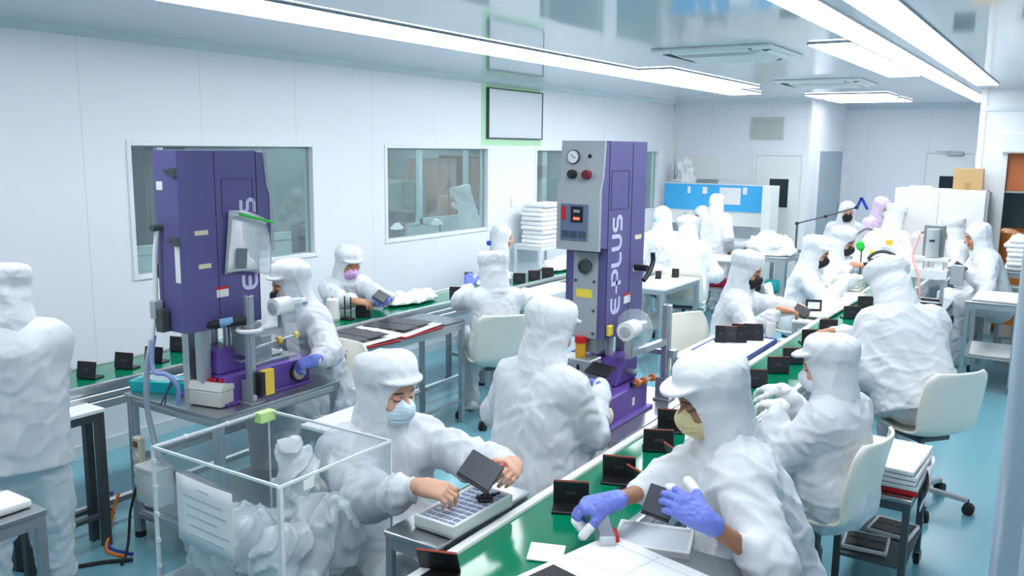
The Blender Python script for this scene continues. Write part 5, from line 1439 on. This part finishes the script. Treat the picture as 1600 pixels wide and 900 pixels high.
    v = Vol(lo, hi, h)
    v.cap(C, P, .125 * s * b, .135 * s * b, .05, flat=bf, fs=.85)
    for sd in (1, -1):
        v.cap(N - bu2 * .11 * s - bl * sd * .085 * s, P - l * sd * .075 * s - bu2 * (.02 if mode == 'sit' and not hem else .10 if hem else .14) * s, .112 * s * b, .128 * s * b, .07, fold=(.003, .15, seed))
        v.cap(N - bu2 * .02 * s, SH[sd] + bl * sd * .01, .085 * s, .068 * s * b, .06)
        d = SH[sd] - bu2 * .015
        v.cap(d, EL[sd], .076 * s * b, .069 * s * b, .05, fold=(.0025, .11, seed + 2 + sd))
        br = HD[sd].get('bare', 0) or 0
        v.cap(EL[sd], WR[sd] - unit(WR[sd] - EL[sd]) * (.07 + br), .070 * s * b, .056 * s * b, .035, fold=(.004, .075, seed + 5 + sd))
        fd = unit(WR[sd] - EL[sd])
        v.cap(WR[sd] - fd * (.075 + br), WR[sd] - fd * (.005 + br), .050 * s, .038 * s, .02)
        if mode == 'sit' and not hem: v.cap(HP[sd], HP[sd] + (KN[sd] - HP[sd]) * .42 + up * .01, .125 * s * b, .112 * s * b, .06)
    v.cap(N - bu2 * .03, N + bu2 * .01, .088 * s, .078 * s, .05)
    def wr(P_):
        return wk * .0095 * ridge(P_, .125, seed, .42, .30) + wk * .006 * ridge(P_, .08, seed + 4, .75, .27) + .007 * wave(P_, .30, seed + 9) - .004
    v.rough(wr, .06)
    if mode == 'stand' or hem: v.half(P - bu2 * (.10 if hem else .155) * s, -bu2, lo, hi)
    jk = v.mesh('jacket', cm, root, root_loc)
    # placket line down the chest
    pz = MB(); n_ = 14
    def pt(k):
        return tuple(N + f * 0 + (P - N) * k)
    # ---- trousers
    if mode == 'stand' or crop is None or crop < .55:
        lo = np.min(np.array([P - .2] + [KN[k_] for k_ in KN] + [AN[k_] for k_ in AN]), 0) - .13
        hi = np.max(np.array([P + .1] + [KN[k_] for k_ in KN] + [AN[k_] for k_ in AN]), 0) + .15
        lo[2] = max(lo[2], .03)
        hi[2] = P[2] + .12
        v = Vol(lo, hi, max(h, .011))
        v.ell(P - up * .04, (.122 * s * b, .122 * s * b, .12 * s), None, 0)
        for sd in (1, -1):
            v.cap(HP[sd], KN[sd], (.104 if mode == 'sit' else .098) * s * b, .092 * s * b, .05, fold=(.003, .14, seed + 11 + sd))
            v.cap(KN[sd], AN[sd], .090 * s * b, .070 * s * b, .04, fold=(.005, .12, seed + 13 + sd))
        v.rough(lambda P_: .010 * ridge(P_, .11, seed + 21, .4, .3) + .004 * ridge(P_, .07, seed + 22, .8, .3) + .006 * wave(P_, .25, seed + 23) - .004, .06)
        v.mesh('trousers', cm, root, root_loc)
        if shoe:
            for sd in (1, -1):
                v = Vol(AN[sd] - .25, AN[sd] + .25, .009)
                t0 = V3((AN[sd][0], AN[sd][1], 0))
                v.cap(t0 - f * .05 + up * .045, t0 + f * .15 + up * .035, .042, .036, .02)
                v.cap(t0 + up * .05, t0 + up * .12, .040, .045, .03)
                v.half((0, 0, .004), (0, 0, -1), v.lo, v.lo + np.array(v.n) * v.h)
                so = v.mesh('shoe', shoe_m, root, root_loc)
                st_ = t0 + f * .07 + up * .055
                MB().tube([tuple(st_ + (l * math.cos(a) * .043 + up * math.sin(a) * .038)) for a in [k * math.pi / 8 for k in range(9)]], .007, 6).build('shoe_strap', strap_m, so, off=root_loc)
    # ---- hood
    hh = min(h, .007) if h < .012 else .009
    rad = .30
    v = Vol(HC - rad, HC + V3((rad, rad, .24)), hh)
    v.ell(q(-.012, 0, .015), V3((.112, .096, .118)) * s, Hm, 0)
    v.cap(q(-.022, 0, -.03), N + bu2 * .03, .099 * s, .101 * s, .04)
    v.cap(N + bu2 * .02, N - bu2 * .01, .102 * s, .128 * s, .06, flat=bf, fs=.85)
    if hood == 'cap':
        v.rcyl(q(-.022, 0, .090), .122 * s, .117 * s, .056 * s, rot_frame(hf, hl, hu, -8), .042 * s, .018)
        v.rcyl(q(-.014, 0, .050), .114 * s, .104 * s, .018 * s, rot_frame(hf, hl, hu, -4), .012 * s, .006)
    elif hood in ('brim', 'bill'):
        v.rcyl(q(-.030, 0, .080), .122 * s, .116 * s, .066 * s, rot_frame(hf, hl, hu, -12), .058 * s, .035)
    else:
        v.ell(q(-.03, 0, .05), V3((.105, .098, .09)) * s, Hm, .03)
    v.rough(lambda P_: .004 * ridge(P_, .08, seed + 31, .6, .36) + .0025 * ridge(P_, .05, seed + 32, 1, .3) + .004 * wave(P_, .14, seed + 33) - .003, .04)
    if hood == 'brim': v.rcyl(q(.060, 0, .072), .064 * s, .092 * s, .0075 * s, rot_frame(hf, hl, hu, -4), .005, .010)
    if hood == 'bill': v.rcyl(q(.070, 0, .078), .076 * s, .096 * s, .0075 * s, rot_frame(hf, hl, hu, 4), .005, .010)
    v.ell(q(.110, 0, -.028), V3((.098, .072, .088)) * s, Hm, .008, 'cut')
    v.ell(q(.085, 0, -.085), V3((.075, .052, .062)) * s, Hm, .012, 'cut')
    hdm = v.mesh('hood', hm, root, root_loc)
    # ---- mask
    if mask:
        v = Vol(HC - .16, HC + .16, min(hh, .006))
        v.ell(q(.030, 0, -.055), V3((.088, .071, .070)) * s, Hm, 0)
        v.ell(q(.104, 0, -.034), V3((.026, .032, .034)) * s, Hm, .03)
        v.half(q(.118, 0, -.012), hu + hf * .55, v.lo, v.lo + np.array(v.n) * v.h)
        v.half(q(.012, 0, 0), -hf, v.lo, v.lo + np.array(v.n) * v.h)
        mo = v.mesh('face_mask', MASK[mask], root, root_loc)
        if mask == 'surgical' or mask == 'cream':
            m = MB()
            for zz in (-.045, -.062, -.078):
                m.tube([tuple(q(.030 + .092 * math.cos(a) * math.sqrt(max(0, 1 - ((zz + .055) / .075) ** 2)), .0745 * math.sin(a) * math.sqrt(max(0, 1 - ((zz + .055) / .075) ** 2)), zz)) for a in [(-.9 + 1.8 * k / 12) for k in range(13)]], .0022, 5)
            m.build('mask_pleats', MASK[mask], mo, off=root_loc)
    # ---- gloves
    for sd in (1, -1):
        hd = HD[sd]; g = hd.get('glove')
        if g:
            tips = []
            W = WR[sd]; c = W + unit(hd['d']) * .08 * s
            v = Vol(c - .17, c + .17, .003 if h < .009 else .0045)
            hand_prims(v, W, V3(hd['d']), V3(hd.get('n', up)), 1 if sd == 1 else -1, s * hd.get('size', 1.0), hd.get('curl', .5), hd.get('thumb', .4), .0015, curls=hd.get('curls'), tips=tips)
            fd = unit(EL[sd] - W)
            v.cap(W, W + fd * .03, .030 * s, .031 * s, .015)
            v.rough(lambda P_: .0012 * crease(P_, .02, seed + 41), .02)
            go = v.mesh('glove', g if not isinstance(g, str) else glove_m, root, root_loc)
            if hd.get('tips'):
                for i in hd['tips']:
                    a_, b_, r_ = tips[i]
                    v = Vol(np.minimum(a_, b_) - .03, np.maximum(a_, b_) + .03, .003)
                    v.cap(a_ - (b_ - a_) * .35, b_, r_ + .003, r_ + .003, 0)
                    v.mesh('finger_cot', tip_m, go, root_loc)
    return root
def rot_frame(hf, hl, hu, deg):
    a = rot(hf, hl, deg); return np.stack([a, hl, np.cross(a, hl)], 1)
blackg = mat('glove_black', (.03, .03, .035), .5)
pinkc = mat('pink_cloth', srgb(226, 204, 226), .75, bump=.25, bscale=14)
def H(p, d, n=(0, 0, 1), **k): return dict(p=p, d=d, n=n, **k)
def held(label, p, nrm, upv, w=.11, hgt=.085, m=None, name='held_case'):
    """a closed case held in the hand: centre, face normal, up direction"""
    n = Vector(nrm).normalized(); u = Vector(upv); u = (u - n * u.dot(n)).normalized(); x = u.cross(n)
    r = thing(name, label, 'folding case', p)
    R = Matrix((x, n, u)).transposed()
    mb = MB(); mb.box((0, 0, 0), (w, .011, hgt), R, bev=.003); b = mb.build('case_body', m or mat('case_grey', srgb(62, 66, 76), .35), r)
    mb = MB(); mb.box(R @ Vector((0, 0, -hgt / 2 - .004)), (w * .96, .012, .008), R, bev=.002); mb.build('hinge', black, r)
    return r
def seat_for(o, yaw, label, back=-.05, side=0.0):
    a = math.radians(yaw)
    return chair(label, o.location.x - math.cos(a) * back, o.location.y - math.sin(a) * back, yaw)
# foreground
yw = -24
o = person('person in white hood and blue surgical mask holding a grey case over a tray', (-2.04, 2.335, 1.16), yw, lean=7, hp=9, hy=18, s=.97, bulk=1.12, mask='surgical', skin='light', h=.008, seed=3, hipz=.575,
       R=H((-1.635, 2.10, .955), (1, .22, -.05), (-.1, -.45, 1), curl=.75, thumb=.5, bare=.03), L=H((-1.50, 2.33, .985), (.35, -.85, .1), (.6, .3, .7), curl=.6, bare=.03))
seat_for(o, -5, 'white shell chair under the surgical-masked worker by the acrylic bin', -.04)
held('grey case held over the component tray by the surgical-masked worker', (-1.545, 2.215, 1.005), (.35, -.75, .75), (.25, .5, .8), .125, .095)
yw = 206
o = person('person in white with yellow-cream mask and bare wrists at the near right of the belt', (-.94, 2.655, 1.245), yw, lean=20, hp=20, hy=14, s=1.02, bulk=1.12, mask='cream', skin='dark', h=.008, seed=5, hood='bill', hipz=.60,
       R=H((-1.17, 2.28, .955), (-.85, -.35, -.2), (-.3, -.3, .9), curl=.8, thumb=.6, glove='b', bare=.13, tips=(0, 1, 4)), L=H((-.84, 2.22, 1.045), (-.85, -.1, .35), (.15, -.75, .6), curl=.5, thumb=.35, glove='b', bare=.13, tips=(0, 4), pole=(.5, -.6, -.6)))
st8 = thing('work_stool', 'round padded stool under the yellow-masked worker', 'stool', (o.location.x, o.location.y, 0))
def stool(r):
    MB().lathe([(.14, .42), (.16, .43), (.16, .46), (.14, .475)], (0, 0, 0), (0, 0, 1), 28).build('stool_seat', rubber, r)
    MB().cyl((0, 0, .1), (0, 0, .42), .022).build('stool_post', alu_d, r)
    for k in range(4):
        a = math.radians(90 * k + 30); MB().beam((0, 0, .1), (.24 * math.cos(a), .24 * math.sin(a), .02), .03, .03).build('leg', alu_d, r)
stool(st8)
held('dark grey case held up by the blue-gloved yellow-masked worker', (-.925, 2.235, 1.04), (-.2, -.8, .5), (.1, .45, .9), .10, .085)
# standing person cut by the left edge
person('person standing with back turned at the left edge, white jacket over trousers', (-3.75, 1.87, 1.405), 150, lean=4, hp=18, s=.90, bulk=1.25, mode='stand', h=.009, seed=11, wk=.55, hood='cap', skin='tan',
       R=H((-4.05, 2.15, .98), (-.6, .7, -.2), hidden=1), L=H((-4.12, 1.80, .98), (-1, .1, -.2), hidden=1), feet=((-3.80, 2.02), (-3.86, 1.74)), face_detail=False)
# at the left press
yw = 262
o = person('person in grey-white hood with black mask bending behind the left violet press', (-3.74, 3.43, 1.25), yw, lean=20, hp=14, hy=-14, s=.95, bulk=1.08, mask='black', skin='tan', h=.009, seed=17, hipz=.56, hood='brim',
       L=H((-3.28, 3.10, .925), (-.6, -.75, -.25), (.3, -.2, .9), curl=.9, thumb=.6, glove='b'), R=H((-3.72, 3.08, .98), (.2, -1, -.2), curl=.6, hidden=1))
seat_for(o, yw, 'white shell chair behind the left violet press')
# wall-side belt
person('person with pink mask and one blue glove seated behind the wall-side belt', (-4.78, 5.01, 1.12), -22, lean=12, hp=24, s=.92, mask='pink', skin='tan', h=.011, seed=23, hipz=.56,
       R=H((-4.24, 4.58, .93), (.8, .5, -.1), (.1, -.3, 1), curl=.6, bare=.03), L=H((-4.13, 4.70, .95), (.3, -.85, 0), (.5, .3, .8), curl=.6, glove='b'))
held('dark case held by the pink-masked worker', (-4.13, 4.655, .975), (.5, -.5, .7), (.3, .5, .8), .10, .08)
yw = 140
o = person('person seen from behind on a white chair, raising a blue-gloved hand', (-3.63, 5.34, 1.13), yw, lean=10, hp=16, hy=4, s=.95, h=.010, seed=29, wk=.6, hipz=.56, hood='cap', skin='tan',
       L=H((-3.99, 5.54, 1.0), (-.4, .3, .9), (.4, -.8, .3), curl=.7, glove='b', pole=(-.5, -.6, -.6)), R=H((-3.72, 5.9, .90), (-.8, .6, 0), hidden=1), face_detail=False)
seat_for(o, yw, 'white shell chair of the worker with raised blue glove', -.02)
held('small dark case in the raised blue glove', (-4.02, 5.58, 1.03), (.5, -.6, .5), (0, 0, 1), .07, .05, black)
o = person('person in profile by the wall beyond the raised-glove worker, blue clip on hood', (-4.86, 7.33, 1.13), 25, lean=6, hp=6, hy=10, s=.95, skin='light', h=.013, seed=31, hipz=.56, hood='plain')
c_ = MB(); c_.box((0, 0, 0), (.05, .05, .05), RZ(30), bev=.018, seg=2); c_.build('blue_clip', mat('hood_clip', srgb(50, 70, 200), .5), o, loc=(-4.95 - o.location.x, 7.22 - o.location.y, 1.08))
# middle press
yw = 78
o = person('person seen from behind working at the middle violet press, one blue glove', (-1.86, 3.20, 1.255), yw, lean=8, hp=16, hy=-8, s=.96, bulk=1.12, h=.008, seed=37, wk=.7, hipz=.63, hood='brim', skin='tan',
       R=H((-1.735, 3.47, .975), (-.25, .9, -.2), (.6, 0, .8), curl=.5, glove='b', pole=(.25, -.5, -1)), L=H((-2.03, 3.45, .98), (.2, 1, -.1), hidden=1), face_detail=False)
stool(thing('work_stool', 'round padded stool under the worker at the middle violet press', 'stool', (o.location.x, o.location.y, 0)))
held('black case placed under the horn of the middle press', (-1.80, 3.56, 1.02), (.1, -.3, 1), (0, 1, .2), .12, .09, black)
# right side of the main belt
yw = 172
o = person('person with white mask and long hood seated facing left at the right of the belt', (-.84, 3.84, 1.115), yw, lean=4, hp=12, hy=14, s=.97, bulk=1.15, mask='white', skin='light', h=.009, seed=41, hipz=.57, hood='bill',
       R=H((-1.13, 4.02, .93), (-.9, .3, -.1), curl=.5, glove=tip_m), L=H((-1.06, 3.76, .93), (-.9, .3, -.1), curl=.5, glove=tip_m))
seat_for(o, yw, 'white shell chair of the worker with white mask beside the trolley', -.07)
yw = 128
o = person('large person seen from behind leaning over the belt, jacket hem lifting at the waist', (-.90, 5.62, 1.235), yw, lean=26, hp=40, hy=6, s=1.1, bulk=1.14, h=.009, seed=43, hipz=.66, hem=True, hood='cap', skin='tan',
       R=H((-1.25, 5.55, .92), (-.9, .3, -.2), curl=.5), L=H((-1.2, 5.2, .92), (-.9, .2, -.2), curl=.5), face_detail=False)
chair('white shell chair of the large leaning worker, casters showing on open floor', -.62, 5.38, 142)
# left side of the main belt
yw = 14
o = person('person with black mask working at the blue-rimmed tray', (-1.93, 6.10, 1.185), yw, lean=8, hp=14, hy=-18, s=.97, bulk=1.08, mask='black', skin='tan', h=.010, seed=47, hipz=.57, hood='cap',
       R=H((-1.56, 5.90, .97), (.85, .5, -.1), (0, -.3, 1), curl=.6, bare=.03), L=H((-1.50, 6.06, .96), (.5, -.8, 0), (.5, .3, .8), curl=.6, bare=.03))
chair('white shell chair turned aside behind the blue-rimmed tray', -2.13, 5.84, -25)
held('dark case held by the worker at the blue-rimmed tray', (-1.50, 5.97, .965), (.3, -.6, .6), (.3, .5, .8), .10, .08, black)
o = person('person with black mask and bent arms, nearer of the pair at the white board', (-1.85, 7.74, 1.165), 12, lean=10, hp=18, hy=-14, s=1.0, bulk=1.08, mask='black', skin='tan', h=.011, seed=53, hipz=.57, hood='brim',
       R=H((-1.50, 7.62, .96), (.9, .3, -.1), hidden=1), L=H((-1.48, 7.85, .96), (.9, -.1, 0), hidden=1))
seat_for(o, 15, 'white shell chair behind the nearer black-masked worker of the pair', 0)
o = person('person with black mask holding a dark case, farther of the pair at the white board', (-1.84, 8.72, 1.175), 0, lean=10, hp=16, hy=-16, s=1.0, bulk=1.05, mask='black', skin='tan', h=.012, seed=59, hipz=.57, hood='cap',
       R=H((-1.60, 8.32, 1.02), (.8, .4, 0), (0, -.3, 1), curl=.6, bare=.03), L=H((-1.50, 8.40, 1.02), (.4, -.7, .2), (.5, .3, .8), curl=.5, glove=blackg))
held('dark case held by the farther worker of the pair', (-1.49, 8.34, 1.05), (.4, -.7, .4), (0, .2, 1), .09, .07, black)
# far right group
person('small figure facing the camera in pinkish-white hood and black mask, far right group', (-2.40, 11.45, 1.285), 292, lean=8, hp=8, s=.97, mask='black', skin='light', h=.014, seed=61, hipz=.58, hood='plain')
person('person in lilac-pink smock and hood with white mask, far right group', (-2.20, 12.65, 1.29), 330, lean=12, hp=14, hy=10, s=1.0, mask='white', skin='tan', h=.014, seed=67, hipz=.58, hood='plain', cloth=pinkc, head_cloth=pinkc)
person('white hooded back beside the cabinet behind the cloth hump', (-1.66, 10.42, 1.32), 60, lean=14, hp=20, s=.98, h=.014, seed=71, hipz=.64, hood='cap', face_detail=False)
person('person in white leaning in profile by the right bench press, dark glove', (-.755, 9.32, 1.25), 196, lean=18, hp=14, hy=6, s=1.0, bulk=1.1, skin='tan', h=.011, seed=73, hipz=.62, hood='plain',
       R=H((-1.0, 9.3, .95), (-.9, 0, -.2), hidden=1), L=H((-.86, 8.98, .96), (-.6, -.6, -.1), (.4, -.4, .8), curl=.6, glove=blackg))
held('grey device held by the dark glove beside the bench press', (-.84, 8.93, .99), (.2, -.9, .4), (.5, .2, .8), .12, .08)
person('person in white half hidden behind the air cylinder of the bench press', (-1.08, 10.40, 1.22), 185, lean=12, hp=12, s=.98, skin='tan', h=.014, seed=79, hipz=.60, hood='cap')
person('person at the right edge reaching an arm before the orange board', (-.20, 10.72, 1.46), 185, lean=4, hp=8, s=.98, mode='stand', skin='tan', h=.014, seed=83, hood='cap', face_detail=False, L=H((-.55, 10.62, 1.215), (-.9, -.05, .3), (-.2, -.5, .8), curl=.3, bare=.03), R=None)
# far left group
o = person('person in bright white hood with cyan disc, nearest the middle press at the far left', (-3.85, 9.0, 1.27), 135, lean=14, hp=14, s=1.02, bulk=1.1, h=.012, seed=89, hipz=.62, hood='plain', face_detail=False)
c_ = MB(); c_.lathe([(.018, 0), (.022, .01), (.012, .016)], (0, 0, 0), (.3, -1, .1), 14); c_.build('cyan_disc', mat('cyan_disc', srgb(70, 190, 222), .5), o, loc=(-3.87 - o.location.x, 8.895 - o.location.y, 1.27))
seat_for(o, 135, 'white shell chair of the blown-white hooded figure in the far left group')
o = person('person bent forward seen from behind on the chair by the crimson tool', (-3.42, 8.72, 1.19), 112, lean=16, hp=26, s=1.0, bulk=1.1, h=.012, seed=97, hipz=.58, hood='cap', face_detail=False)
seat_for(o, 100, 'white shell chair of the bent figure near the crimson tool', .06)
person('person facing the camera with cyan mask, seated in the far left group', (-4.12, 10.95, 1.165), 250, lean=14, hp=18, s=.98, mask='cyan', skin='dark', h=.014, seed=101, hipz=.58, hood='plain')
person('person standing with back turned before the blue screen', (-3.79, 10.62, 1.37), 75, lean=6, hp=10, s=.88, bulk=1.2, mode='stand', h=.013, seed=103, hood='plain', face_detail=False)
# behind the windows
person('person in white working behind the second window', (-5.74, 7.82, 1.47), 215, lean=14, hp=20, s=.98, mode='stand', h=.016, seed=107, hood='cap', mask='white', face_detail=False)
person('person in white bending to a lamp behind the second window', (-5.74, 6.35, 1.33), 60, lean=22, hp=24, s=.95, h=.016, seed=109, hipz=.6, hood='plain', face_detail=False)
